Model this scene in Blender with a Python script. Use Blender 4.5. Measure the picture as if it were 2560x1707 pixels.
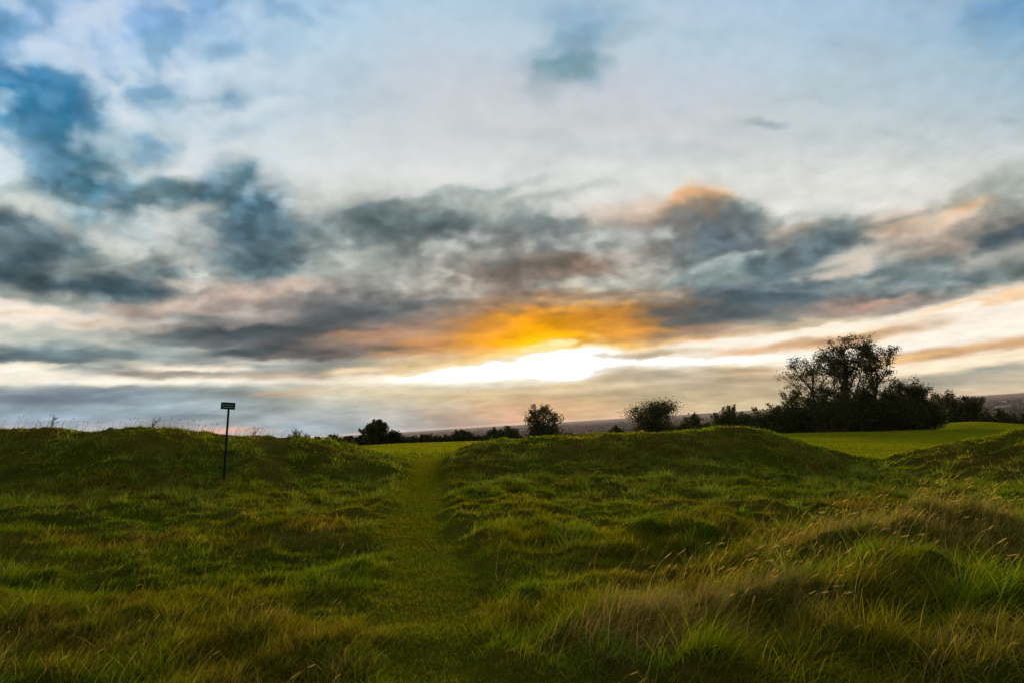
import numpy as np, math
# ---------- numpy noise ----------
def _h(ix, iy, s):
    n = (ix.astype(np.int64)*374761393 + iy.astype(np.int64)*668265263 + s*974711) & 0x7fffffff
    n = ((n ^ (n >> 13))*1274126177) & 0x7fffffff
    n = ((n ^ (n >> 15))*2246822519) & 0x7fffffff
    return ((n ^ (n >> 16)) & 0xffff)/65535.0
def vnoise(x, y, s=0):
    ix = np.floor(x); iy = np.floor(y); fx = x-ix; fy = y-iy
    fx = fx*fx*fx*(fx*(fx*6-15)+10); fy = fy*fy*fy*(fy*(fy*6-15)+10)
    a = _h(ix, iy, s); b = _h(ix+1, iy, s); c = _h(ix, iy+1, s); d = _h(ix+1, iy+1, s)
    return (a*(1-fx)+b*fx)*(1-fy)+(c*(1-fx)+d*fx)*fy
def fbm(x, y, s=0, o=5, g=0.5):
    t = 0; a = 1.0; w = 0
    for k in range(o):
        t = t+a*(vnoise(x, y, s+k*17)-0.5); w += a*0.5; a *= g
        x, y = x*1.62-y*1.18+3.1, x*1.18+y*1.62+7.7
    return t/w
# ---------- the evening sky, laid out by direction (coordinates: 2352 units across the view) ----------
BX = [-200, 100, 400, 700, 1000, 1300, 1600, 1900, 2200, 2500]
BY = [-150, 0, 100, 200, 300, 400, 500, 600, 700, 780, 850, 900, 950, 1000]
BASE = [
 '6f9fd0 7aa6d4 7ea8d6 98b8da a6c2da a9c0d6 a2bcd4 9ab6d2 7ba6cf 5f92c0',
 '8fb4da a8c2e2 8fb2da a9c6e0 b6cede b8cedc b6cadd acc4da 9ebad2 6a9cc6',
 '7fabd2 a9c4e2 a4c2de b4cede c0cfdc bccfda bccfda b3c8d8 a6c0d2 86acc8',
 '5a92ba 8fb4d0 b2cade c0d0dc c8cfd6 c5cad2 c3ccd6 bccbd4 b2c5d0 a6bcca',
 '5688a6 9cbac8 c6d6dc ccd6da d0d4d6 cfd2d3 cdd0d2 c8d0d2 c2cccf bac6cc',
 'c6d4d4 d0dcda c2cccc dce0df dfe0df dcdedc d8dad6 d9dad6 d4d6d2 cccfcc',
 'b4c0c0 ccd0ca aab6b6 c4c6c0 c6c8c3 e0e0da e6e5df e6e5df e2deD4 cfcabc',
 '8c9694 a8aeaa c0c0b8 a4a8a2 9a9e9a a8a49c a6a69f d2d2cc d8d0c2 c8bdac',
 'f6efe2 f2e8da d0c0b2 a89a90 928d86 a28a76 8c8c88 a8a49c e6d6c0 f2e4d0',
 'fcf3e4 fbf0de b8b2aa 9a9088 b08c70 e0a050 b0917a e6cca8 fbeedc fdf0de',
 'fcf3e2 fdf2de e2d8c6 cac2b2 e6cfae fff8e8 f2e2c8 ead4b2 f2dcb8 efdcba',
 'a3aeae a8b3b3 b2b9b4 cdc9b8 d8ccb2 dcc6a6 d0bea0 c9b79a c2b296 bcb09a',
 '93a3ac 94a4ad 98a9ae a8aeae bab4a8 d8b48c cfbb96 c6b89a b8ac98 aea498',
 'a0a4a8 b0a8a8 c0b0b0 a0adb2 a6aab0 c8a898 c4b8a0 bab09c a8a49c a09e9c']
# cx cy rx ry angle(deg, + = rising right) colour opacity softness
F = '''
0 130 40 90 0 5a94c2 .9 .8
250 70 110 55 10 bccfe6 .8 .8
120 150 110 45 -8 bfd0e6 .8 .7
380 50 150 30 22 86add6 .9 .7
560 75 90 26 -12 93b6d6 .7 .8
200 130 90 30 15 a6c2e0 .5 .8
620 60 80 40 0 bfd3e2 .6 .9
370 170 90 40 10 c2d3e4 .8 .8
500 215 140 26 -8 a3bdd2 .7 .8
60 205 130 45 -10 5890b8 .95 .5
30 240 120 55 -20 3c7ba4 .95 .5
90 290 110 55 -40 3f7d9f .95 .5
150 345 110 62 -40 3f7690 .95 .5
185 405 100 70 -40 44768a .9 .5
240 462 140 42 -12 56788a .9 .6
230 300 150 26 -25 7aa0b4 .6 .8
280 235 66 42 -25 dbe5ee .9 .6
295 275 44 36 0 e2e9ef .9 .6
345 225 60 26 0 b2c8d8 .6 .8
350 330 90 26 -15 a8bfc9 .6 .8
410 190 70 26 0 c9d8e4 .7 .8
380 240 60 26 10 90b2cc .7 .7
470 265 90 24 -10 9fb9c8 .7 .8
590 175 90 40 0 c9d7e2 .7 .8
580 225 80 18 10 98b4c6 .7 .8
620 280 90 15 22 92adba .7 .7
520 270 60 18 0 d6dee4 .6 .8
640 250 70 20 5 dce2e6 .6 .8
790 180 70 40 -20 b3c4cf .6 .9
850 230 60 24 10 bdc8ce .5 .8
350 385 90 20 6 8aa4ae .6 .7
460 375 90 34 0 e2e6e6 .85 .7
440 405 70 18 0 e8e9e7 .7 .7
60 360 70 50 0 dfe8ea .8 .7
10 320 30 60 0 dde8ee .8 .7
50 440 90 18 10 9fb3b4 .7 .8
90 470 80 22 0 d3d9d4 .8 .8
30 500 80 26 -5 d9dcd6 .8 .8
250 410 50 14 -10 bccaca .6 .8
430 455 110 26 4 6a8790 .9 .6
330 475 70 18 0 8b9b9c .6 .8
540 410 42 26 0 6d8c97 .9 .7
550 440 66 38 0 557786 .95 .6
565 490 120 48 -10 4a6b7c .95 .5
640 510 60 40 -30 647e88 .8 .7
470 545 70 30 0 8a9a98 .8 .7
610 560 130 50 -8 566e78 .95 .5
590 615 110 34 -4 5a7078 .95 .5
700 590 80 30 0 8a9894 .7 .8
720 545 70 20 18 e0e0d8 .8 .7
760 440 120 26 5 d2d5cf .5 .9
700 460 40 40 -30 dfe2df .7 .8
330 525 110 34 8 e2e2dc .9 .7
230 560 80 26 0 e2e0d8 .85 .7
300 580 60 14 0 eae6de .8 .7
450 480 60 10 8 e6ddd0 .7 .8
50 560 140 44 -12 51666f .95 .5
20 605 120 40 -8 4b5f69 .95 .5
130 640 150 28 -12 55676c .95 .5
290 655 190 30 0 4d6169 .97 .45
380 630 90 26 -8 5b6f74 .9 .6
180 620 60 14 0 a6aba5 .6 .8
230 605 90 16 6 8f9b99 .6 .8
90 680 150 14 -14 8c9692 .6 .7
470 605 40 14 0 efe2d2 .8 .8
500 640 60 16 0 d0cfc6 .6 .8
690 635 30 16 0 f4e2cf .9 .8
700 660 60 14 0 efd6c2 .8 .8
560 655 90 12 4 d4b9a8 .8 .8
780 480 110 20 5 b6bab4 .7 .8
860 520 110 28 8 77878a .9 .6
960 540 170 40 8 5e6d71 .95 .55
1050 520 90 28 12 566669 .95 .6
900 580 120 24 0 6e7c7d .8 .7
1060 455 110 13 14 8c9997 .8 .7
1000 480 80 14 12 a2aaa6 .6 .8
1145 438 60 10 8 a2aaa8 .6 .8
1140 490 60 26 0 dedcd2 .8 .7
890 600 60 8 6 8d9490 .6 .8
820 605 90 24 0 b2b6ae .7 .8
850 650 110 28 0 a7aaa2 .7 .8
740 620 50 12 0 cdcac0 .7 .8
1200 530 110 30 0 8b9491 .85 .7
1290 560 160 34 4 6d7a7c .92 .6
1400 530 90 22 5 8b9290 .7 .8
1180 470 90 12 8 aab0ac .6 .8
1320 455 80 10 10 b3b8b4 .5 .9
1180 620 120 24 5 948a80 .8 .7
1320 610 180 24 4 8a7768 .92 .6
1180 655 160 22 5 877a70 .9 .6
1450 600 110 22 2 967f70 .8 .7
1060 690 160 22 8 a3958a .6 .8
1110 600 60 14 0 c0b8ab .6 .8
1480 500 80 22 0 cdb39f .85 .7
1400 490 60 12 0 d8cbbd .6 .8
1420 640 90 14 8 b8b9ae .8 .7
1340 655 60 10 5 d8d6c8 .6 .8
1570 468 34 22 0 e6c097 .9 .6
1615 470 52 34 0 e6b583 .95 .5
1600 500 80 38 0 d6ab84 .9 .6
1650 495 60 24 -30 c4a386 .8 .7
1730 520 74 42 -20 7a8685 .95 .5
1650 550 140 48 0 71767a .95 .5
1580 570 120 40 0 7f8280 .9 .6
1690 570 110 40 8 68757b .95 .6
1560 610 90 18 5 7d8784 .8 .7
1770 500 24 18 0 b0ada2 .7 .8
1850 545 80 20 10 a39a8f .8 .7
1830 525 60 10 8 cfbba6 .7 .8
1900 530 90 18 12 8f9591 .8 .7
1960 550 110 22 12 6c7879 .92 .6
1830 585 110 22 14 67777c .92 .6
1740 615 130 20 14 6f8085 .9 .6
1640 640 110 16 10 8d9b99 .8 .7
1700 595 70 10 14 c3cdc8 .8 .7
2010 610 110 22 10 e2d5c4 .8 .7
2040 570 90 18 20 cfc3b4 .7 .8
1590 672 50 8 5 f2dccb .9 .8
1700 655 80 12 5 93a09f .7 .8
1850 652 170 20 8 5f7279 .95 .5
1960 640 110 16 -4 6a7c80 .8 .6
1700 690 260 26 5 5a6b73 .97 .5
1500 720 170 28 4 686b6c .95 .5
1620 735 170 18 4 5f676b .95 .5
2050 680 190 22 8 586a70 .97 .5
2200 655 170 18 10 6a7472 .95 .5
2300 625 130 20 10 5f6d6e .95 .5
2130 640 90 22 0 6f8288 .9 .6
2120 605 60 20 0 72858c .85 .6
2250 590 120 18 12 9a9e98 .8 .7
2350 600 60 18 12 7d8480 .8 .7
2270 550 160 22 12 59666d .97 .5
2340 530 90 24 12 566269 .97 .5
2210 530 100 18 12 8b8783 .85 .7
2150 570 60 18 10 c3a893 .7 .8
2320 500 100 20 14 87857e .9 .6
2130 520 90 20 10 cdb6a2 .8 .7
2060 505 60 14 8 d6b79c .8 .7
2110 490 160 6 14 a3a6a0 .7 .6
2250 468 70 16 10 eab683 .92 .6
2200 500 60 12 10 e6cfb8 .7 .8
2280 435 110 16 16 a6aca4 .8 .7
2340 420 70 30 16 9aa29b .9 .6
2330 465 60 16 10 8f9892 .8 .7
1940 625 60 8 8 f2e0ce .8 .8
1880 490 60 12 0 b9bcb8 .6 .8
2000 700 120 16 4 c09e8e .85 .6
2120 705 110 10 8 8b8583 .8 .7
450 700 120 16 4 cdb9ab .8 .7
600 690 150 20 6 a79d96 .8 .7
740 690 130 26 8 8d8b88 .85 .7
860 715 170 30 4 696e70 .95 .5
330 720 90 10 -6 b3a295 .8 .7
420 735 110 10 0 7d8588 .85 .6
640 730 120 16 4 8b8583 .8 .7
560 765 240 17 0 4b5559 .98 .45
760 748 130 26 10 555b5e .97 .5
480 785 150 10 -3 5e6568 .9 .5
660 790 150 14 -2 5a5c5e .95 .5
860 790 140 12 4 a38873 .85 .6
560 810 110 8 2 546064 .95 .5
760 812 200 12 4 6d6968 .95 .5
900 805 130 9 6 80726a .9 .6
960 770 110 14 6 b2907a .85 .7
1020 740 130 20 8 ab8c76 .8 .7
1040 800 90 11 8 b9906b .8 .6
1130 770 130 26 8 ba8a64 .8 .7
1240 730 120 30 5 c98a48 .8 .8
1300 770 130 26 2 ed9c1e .92 .6
1270 775 90 22 2 faa80a .95 .6
1180 795 90 14 6 ef9f22 .9 .6
1330 738 90 24 4 cf8838 .8 .8
1400 765 80 20 0 c98b48 .9 .6
1470 775 110 14 6 a98263 .9 .6
1560 765 100 10 8 94796a .9 .6
1270 700 180 14 5 b08a68 .7 .8
1150 705 110 18 5 a08a78 .6 .8
1290 788 50 2.6 8 fff0b0 .9 .5
1240 796 40 2.6 8 ffe69a .9 .5
1300 797 22 2.6 4 ffeaa0 .9 .5
130 770 200 12 -2 a3aca6 .7 .7
60 790 150 8 0 8f9b99 .8 .6
150 812 240 14 -1 65767a .95 .5
20 815 90 16 0 5f7076 .9 .5
360 800 90 14 -2 93a09e .8 .7
300 740 110 8 0 e9dccb .7 .8
180 672 60 8 -8 c9c8be .5 .8
60 722 60 4 0 e8cfb0 .8 .7
190 742 50 5 0 c9b49f .7 .7
460 830 160 8 0 9fa8a5 .8 .7
210 846 70 10 2 8d9896 .92 .6
290 850 110 8 -2 9ba09b .8 .6
420 858 130 7 0 b3a090 .85 .6
600 845 180 13 4 8e9998 .9 .6
560 866 200 9 2 b29f90 .85 .6
760 838 120 10 4 a5a9a2 .8 .7
740 858 160 10 4 b9ab9a .8 .7
900 850 110 8 8 b9a998 .8 .6
980 838 130 6 9 d0ae86 .8 .6
410 846 90 4 0 fff0dc .9 .7
830 852 60 5 2 ffe9c8 .9 .7
560 832 120 4 2 e6dccb .7 .7
300 878 300 6 0 fff8e8 .95 .6
60 858 120 8 0 fffaee .9 .7
50 878 60 3 0 e3d2b5 .6 .7
110 858 60 3 0 e3d2b5 .6 .7
220 895 330 9 -1 a6afaf .9 .5
60 893 160 7 0 9aa3a5 .85 .5
330 910 220 12 1 8495a2 .9 .6
120 912 200 12 0 8a98a6 .9 .6
560 905 180 14 0 a8b4b2 .7 .7
480 925 200 8 2 9aa9ae .7 .7
690 902 80 7 3 dcb697 .92 .6
640 895 60 6 0 c9c8b8 .7 .7
860 900 160 13 3 d3ccb6 .85 .7
1000 893 110 10 3 dccdb0 .8 .7
820 918 150 10 2 c4c0b2 .7 .7
1040 915 160 8 3 c3b9a4 .7 .7
300 945 260 9 2 9fb0b6 .6 .8
120 960 200 12 0 8fa2b0 .6 .8
1220 836 250 46 5 fbdfa6 .75 .98
1700 812 260 36 6 f8e0b8 .7 .98
880 868 130 6 2 fff4e0 .95 .6
1010 862 130 8 5 fffbf0 .98 .5
1120 846 130 12 8 fffdf6 1 .4
1230 838 140 22 6 fffef8 1 .4
1320 822 90 18 6 fffff8 1 .4
1290 846 100 18 -2 fffff8 1 .4
1370 808 40 9 0 fffff8 .98 .5
1480 838 110 8 4 fff8ea .9 .6
1560 828 110 8 4 fffaf0 .95 .6
1660 812 170 18 5 fffaee .97 .5
1760 822 100 14 0 fff8ea .95 .6
1720 783 180 8 7 fff6e6 .96 .5
1940 757 160 8 9 fff2de .95 .5
2130 725 160 10 9 fdf0dc .95 .6
2270 700 150 16 9 fdf1df .97 .5
2330 680 60 12 9 fbefe0 .9 .6
1640 793 120 7 3 dcb084 .95 .5
1790 790 160 11 6 d3a67c .95 .5
1560 795 70 5 2 d9a875 .9 .6
1940 778 140 11 8 cda077 .95 .5
2100 752 130 12 9 c9a079 .95 .5
1990 750 60 5 9 c0a088 .8 .6
2290 722 80 8 6 bba287 .92 .6
2120 737 80 4 6 ba9c82 .8 .6
2160 782 200 11 9 fff4e2 .97 .5
2290 760 110 16 9 fef3e2 .97 .5
2040 795 100 10 8 fff0da .9 .6
2080 808 120 9 6 c9a27e .93 .5
2180 808 150 12 8 c79d78 .95 .5
2300 788 90 11 8 d0a880 .95 .5
2010 822 60 6 5 d2ae88 .85 .6
2240 830 140 9 8 fbe6c8 .95 .6
2090 845 110 10 6 fae6c9 .92 .6
1480 818 70 5 4 b8a78f .95 .5
1550 812 60 5 2 bdab92 .95 .5
1530 820 70 4 0 c9b394 .9 .6
1450 850 70 14 10 cbbda5 .95 .5
1520 858 110 14 0 c2b59e .95 .5
1620 850 110 10 0 b8aa92 .95 .5
1560 852 70 5 0 e3d5bc .7 .7
1700 846 70 7 2 c9b08c .85 .6
1780 845 80 7 8 caa67c .9 .6
1830 832 60 6 8 c8a37c .9 .6
1860 850 60 6 4 fbe9cd .8 .6
1330 875 90 8 8 d0bc9c .9 .6
1180 884 130 8 2 d6c19e .9 .6
1400 880 120 12 0 d2c0a2 .8 .7
1600 880 200 14 2 c9b99e .8 .7
1250 905 160 12 2 dfc8a2 .8 .7
1280 925 160 22 0 e6bf90 .7 .9
1260 960 200 24 0 dba98a .6 .9
1730 872 110 8 2 b9a488 .8 .7
1500 905 240 10 2 c6b595 .6 .8
1560 935 240 14 2 d4c19c .6 .8
1730 905 110 10 4 bca98c .7 .7
2140 872 160 12 6 bbb3a2 .9 .6
2280 852 120 12 6 aeab9e .95 .5
2200 880 200 12 4 b5ad9e .8 .7
2230 908 180 8 2 cdb49a .6 .8
2100 925 160 10 2 b8b0a2 .6 .8
560 988 60 5 0 f2b9a2 .8 .7
480 992 50 4 0 eab4a2 .7 .7
700 980 120 8 0 9fb0ba .5 .8
150 250 90 50 -30 3a7599 .9 .6
60 250 90 40 -10 3b7ca6 .9 .6
20 215 60 40 0 4383ad .85 .7
120 300 60 50 -40 39718e .85 .7
1040 735 70 7 5 d2a07c .7 .8
900 745 110 8 4 a08d80 .6 .8
840 772 100 6 3 c79a7c .75 .7
600 672 90 9 4 e2c3b0 .7 .8
680 650 40 10 0 f0cdb6 .7 .8
440 655 60 10 0 e9d6c6 .7 .8
1000 715 100 8 6 9d9188 .7 .7
1410 858 44 14 0 c6b8a0 .95 .4
1450 850 50 14 0 c3b69f .95 .4
1500 848 40 10 0 bfb29c .9 .4
1210 878 60 11 0 d3bf9c .9 .4
1290 884 50 10 0 d6bf98 .9 .4
1120 886 50 8 0 cfbf9e .85 .5
1010 884 60 7 0 c9bfa4 .85 .5
1240 900 80 4 0 ecd9b4 .7 .7
1340 892 60 4 2 e9d5b0 .7 .7
1440 882 70 4 4 e2d2b6 .7 .7
1560 876 60 4 0 ddceb4 .7 .7
1410 905 90 6 0 c2b092 .6 .7
1650 892 80 5 0 b9a98e .6 .7
1540 920 90 5 0 c9b898 .6 .7
1390 791 50 5 2 f9b53c .85 .6
1110 826 90 6 8 f0bd62 .8 .7
1020 842 70 5 8 f3cd8e .8 .7
1560 788 120 4 8 f3c583 .8 .7
1960 767 120 3.5 9 f5c27c .85 .6
2130 737 100 3 9 f3c890 .8 .6
2100 822 110 4 8 f3c88a .85 .6
2240 700 110 4 10 f2c48c .8 .7
2330 676 50 4 12 f2c998 .8 .7
1700 835 60 4 5 f0c98a .8 .7
1160 775 180 30 6 b98a62 .4 .9
1060 790 110 9 6 d99b58 .7 .7
960 790 80 6 5 d29c6c .75 .7
940 815 90 5 5 c69670 .7 .7
1340 712 180 12 5 b98650 .55 .8
1290 748 165 40 3 d9913f .5 .98
1280 758 130 34 3 f5a41a .8 .95
1290 770 90 22 3 fdb414 .9 .9
1400 752 70 24 6 c48a55 .6 .95
1250 780 80 12 5 fbb01c .9 .6
1292 787 52 3 8 fff0b4 .95 .5
1250 797 44 3 8 ffeaa6 .95 .5
1320 799 30 2.6 4 ffeaa0 .9 .5
1310 800 90 5 3 ffd24a .8 .7
1160 812 90 6 8 fbbf52 .8 .7
590 505 100 62 -30 567080 .75 .8
612 580 125 46 0 5c727b .75 .8
760 560 90 30 0 8c9894 .5 .9
860 600 160 38 0 a7aca6 .4 .95
1150 580 200 30 4 858480 .6 .95
1000 500 130 20 10 8f9996 .5 .9
540 430 60 36 0 5f8290 .8 .8
200 430 110 60 -35 4a7488 .7 .8
1235 842 190 26 5 fffdf2 .97 .7
1330 828 95 30 2 fffffa 1 .5
1250 846 130 22 3 fffff8 1 .5
1080 862 130 12 5 fffaea .95 .7
1560 826 150 11 4 fffaf0 .97 .6
1690 812 160 21 5 fffcf2 1 .6
1800 826 110 15 0 fff9ec .95 .6
1740 782 210 11 7 fff6e6 .97 .6
1940 758 180 11 9 fff4e2 .95 .6
2180 778 230 16 9 fff6e8 .97 .6
2270 728 150 22 10 fef5e8 .95 .7
2200 834 160 11 8 fdeed4 .9 .7
1500 812 80 6 3 bba88e .95 .5
1790 797 130 9 6 d3a67c .85 .7
1400 866 60 10 8 cbb798 .95 .5
1470 858 70 12 0 c4b59e .95 .5
1292 786 50 3 8 fff0b4 .95 .5
320 876 260 8 0 fff8e8 .9 .7
470 846 110 5 0 fff2dc .85 .7
1330 35 60 26 0 8fb0cb .85 .7
1290 30 90 30 0 a6bfd4 .6 .8
1430 25 40 30 0 a2bccc .6 .8
1320 92 48 26 10 7c9fb8 .92 .6
1270 105 70 14 25 96b0c1 .8 .7
1335 125 26 30 0 92abbb .7 .7
1420 88 60 14 22 a3b7c4 .8 .7
1290 158 66 20 6 678fa0 .95 .6
1260 175 60 22 30 86a4b0 .8 .7
1350 170 36 20 0 8ea9b4 .7 .7
1260 210 50 20 30 aebbc2 .6 .8
1240 225 20 40 0 b6c0c6 .5 .9
1180 215 40 24 0 bdc5ca .5 .8
1330 285 50 14 25 c0c6c8 .6 .8
1240 310 90 12 8 c8cdcc .5 .8
1230 370 100 10 20 c6cbc8 .5 .8
1745 287 40 6 2 a3b0b4 .9 .6
1870 235 60 5 5 b0bfc4 .7 .7
1900 190 100 20 22 b6c6ca .5 .9
1985 115 60 26 -10 a9bcc8 .7 .8
2160 165 200 8 12 adbfc8 .6 .8
2320 150 90 8 6 a6bbc6 .6 .8
2040 50 120 16 10 a8c0d4 .6 .8
2310 25 80 26 8 729fc6 .9 .7
2270 60 70 22 20 8cb0c8 .7 .8
2330 270 30 5 -4 a8b8bd .8 .7
'''
def hexrgb(h): return np.array([int(h[i:i+2], 16)/255 for i in (0, 2, 4)])
def lin(c): return np.where(c <= 0.04045, c/12.92, ((np.maximum(c, 0)+0.055)/1.055)**2.4)
BASEA = np.array([[hexrgb(c) for c in r.split()] for r in BASE])
FEATS = [l.split() for l in F.strip().splitlines()]
def smooth(t): t = np.clip(t, 0, 1); return t*t*(3-2*t)
def paint(X, Y):
    """display colour of the sky seen towards (X, Y)"""
    hor = 972-(X-1176)*.0617
    el = np.maximum(hor-Y, 0)+120.0
    qx = (X-1176)/el*2.2; qy = 900.0/el*2.2
    wx = fbm(qx*1.3, qy*1.3, 3, 5); wy = fbm(qx*1.3+9, qy*1.3, 5, 5)
    amp = np.clip((hor-Y-20)/420, .10, 1)
    fx = fbm(X/60, Y/60/np.clip(el/420, .38, 1), 11, 4, .55); fy = fbm(X/60+5, Y/60/np.clip(el/420, .38, 1), 12, 4, .55)
    Xw = X+wx*40+fx*30*amp**.4; Yw = Y+wy*20*amp+fy*20*amp
    gx = np.interp(Xw, BX, range(len(BX))); gy = np.interp(Yw, BY, range(len(BY)))
    ix = np.minimum(gx.astype(int), len(BX)-2); iy = np.minimum(gy.astype(int), len(BY)-2)
    u = (gx-ix)[..., None]; v = (gy-iy)[..., None]
    u = u*u*(3-2*u)*.6+u*.4
    C = (BASEA[iy, ix]*(1-u)+BASEA[iy, ix+1]*u)*(1-v)+(BASEA[iy+1, ix]*(1-u)+BASEA[iy+1, ix+1]*u)*v
    ed = fbm(qx*2.6+3, qy*2.6, 21, 5, .6)
    ed2 = fbm(X/38, Y/38/np.clip(el/420, .34, 1), 31, 4, .6)
    ed3 = fbm(X/55, Y/17, 33, 4, .5); lw = smooth((Y-690)/70); ed2f = ed2*(1-lw)+ed3*lw; edf = ed*(1-.7*lw)
    for f in FEATS:
        cx, cy, rx, ry, an = map(float, f[:5]); col = hexrgb(f[5]); op = float(f[6]); so = min(float(f[7])*1.28, .98)
        a = -math.radians(an); ca, sa = math.cos(a), math.sin(a)
        dx = Xw-cx; dy = Yw-cy
        r = np.sqrt(((dx*ca+dy*sa)/(rx*1.12))**2+((-dx*sa+dy*ca)/(ry*1.18))**2)
        al = op*smooth((1+so-r+edf*.28+ed2f*.34)/(2*so))
        al = al[..., None]
        C = C*(1-al)+col*al
    lum = C.mean(-1)
    # broken, lighter rifts and wisps inside the cloud masses
    asp = np.clip(el/420, .4, 1)
    m = fbm(Xw/150+2, Yw/62/asp, 51, 4, .5)+.12*ed2+.35*fbm(X/60, Y/34/asp, 53, 4, .5)
    band = np.maximum(smooth((Y-340)/160)*smooth((760-Y+(X-1176)*-.03)/120), .5*smooth((1000-X)/700)*smooth((X-150)/250)*smooth((760-Y)/90)*smooth((Y-60)/100))
    k = smooth((.86-lum)/.2)*band*smooth((lum-.30)/.22)
    w = (smooth((m-.02)/.50)*.46*k)[..., None]
    lightc = np.stack([.88+0*X, .885-.02*smooth((Y-450)/250), .875-.06*smooth((Y-450)/250)], -1)
    C = C*(1-w)+lightc*w
    w = (smooth((-m-.06)/.42)*.42*smooth((.82-lum)/.2)*band)[..., None]
    C = C*(1-w)+C*np.array([.62, .70, .73])*w
    low = smooth((Y-690)/60)
    # broken blue-grey and white cloud in the upper left, thin veils higher up
    n_ = fbm(Xw/120+X/400, Yw/62-X/500, 71, 5, .50)
    mk = smooth((1080-X-.25*Y)/650)*smooth((500-Y)/170)
    w = (smooth((n_-.0)/.42)*.55*mk)[..., None]; C = C*(1-w)+np.array([.835, .88, .925])*w
    w = (smooth((-n_-.03)/.36)*.55*mk)[..., None]; C = C*(1-w)+np.array([.42, .60, .74])*w
    mk = smooth((X-900)/400)*smooth((430-Y)/120)
    n_ = fbm(X/260, Y/75-X/900, 72, 5, .6)
    w = (smooth((n_-.05)/.4)*.35*mk)[..., None]; C = C*(1-w)+C*np.array([.86, .90, .93])*w
    k = np.clip((0.93-lum)*2.4, 0.0, 1)*(.35+.65*smooth((Y-300-(X-1176)*0)/150)*1+.3*smooth((900-X)/500))
    m2 = fbm(X/80, Y/24, 61, 4, .5)
    m3 = fbm(X/170+Y/90, Y/30, 66, 4, .5)
    d = ed2*(.22-.15*low)+fbm(X/26, Y/16, 67, 5, .62)*.17*(1-low)+m2*.16*low+m3*.22*low
    C = C*(1+(d*k)[..., None])
    lum = C.mean(-1); C = C*(1-.03*smooth((.80-lum)/.25))[..., None]; g_ = C.mean(-1)[..., None]; C = g_+(C-g_)*1.10
    return np.clip(C, 0, 1.0)
import bpy, random
from mathutils import Vector, Matrix
PI = math.pi
R = math.radians
for o in list(bpy.data.objects): bpy.data.objects.remove(o)
scene = bpy.context.scene
col = scene.collection
rng = np.random.default_rng(7)
random.seed(7)

# ---------------------------------------------------------------- camera
CAMZ = 1.6; PITCH = math.atan(188/1568); ROLL = math.atan(.0617)
cam_rot = (Matrix.Rotation(PI/2+PITCH, 3, 'X') @ Matrix.Rotation(-ROLL, 3, 'Z'))
cd = bpy.data.cameras.new('camera'); cam = bpy.data.objects.new('camera', cd); col.objects.link(cam)
cd.lens = 24; cd.sensor_width = 36; cd.clip_start = .05; cd.clip_end = 60000
cam.matrix_world = Matrix.Translation((0, 0, CAMZ)) @ cam_rot.to_4x4()
scene.camera = cam
CR = np.array(cam_rot)
def ray(X, Y):
    v = CR @ np.array([(X-1176)/1568, (784-Y)/1568, -1.0]); return v
def P(X, Y, d):
    """world point seen at (X, Y) of the photograph at the forward distance d"""
    v = ray(X, Y); v = v*(d/v[1]); return np.array([v[0], v[1], v[2]+CAMZ])
def project(d):
    c = d @ CR            # world direction(s) -> camera
    z = np.minimum(c[..., 2], -1e-3)
    return 1176+1568*c[..., 0]/-z, 784-1568*c[..., 1]/-z

# ---------------------------------------------------------------- object helpers
def tag(o, label=None, cat=None, group=None, kind=None):
    if label: o['label'] = label
    if cat: o['category'] = cat
    if group: o['group'] = group
    if kind: o['kind'] = kind
    return o
def mesh_obj(name, V, faces_flat, counts, mat, parent=None, smooth_=False, colors=None):
    """V (n,3), faces_flat: vertex indices, counts: vertices per face"""
    me = bpy.data.meshes.new(name)
    V = np.asarray(V, np.float32); ff = np.asarray(faces_flat, np.int32).ravel(); ct = np.asarray(counts, np.int32)
    me.vertices.add(len(V)); me.vertices.foreach_set('co', V.ravel())
    me.loops.add(len(ff)); me.loops.foreach_set('vertex_index', ff)
    st = np.zeros(len(ct), np.int32); st[1:] = np.cumsum(ct)[:-1]
    me.polygons.add(len(ct)); me.polygons.foreach_set('loop_start', st)
    if smooth_: me.polygons.foreach_set('use_smooth', np.ones(len(ct), bool))
    if colors is not None:
        at = me.color_attributes.new('tint', 'FLOAT_COLOR', 'POINT')
        c4 = np.ones((len(V), 4), np.float32); c4[:, :3] = colors
        at.data.foreach_set('color', c4.ravel())
    me.update(calc_edges=True); me.validate()
    if mat: me.materials.append(mat)
    o = bpy.data.objects.new(name, me); col.objects.link(o)
    if parent: o.parent = parent
    return o
def empty(name, loc):
    o = bpy.data.objects.new(name, None); o.empty_display_size = .2; o.location = loc; col.objects.link(o); return o

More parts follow.
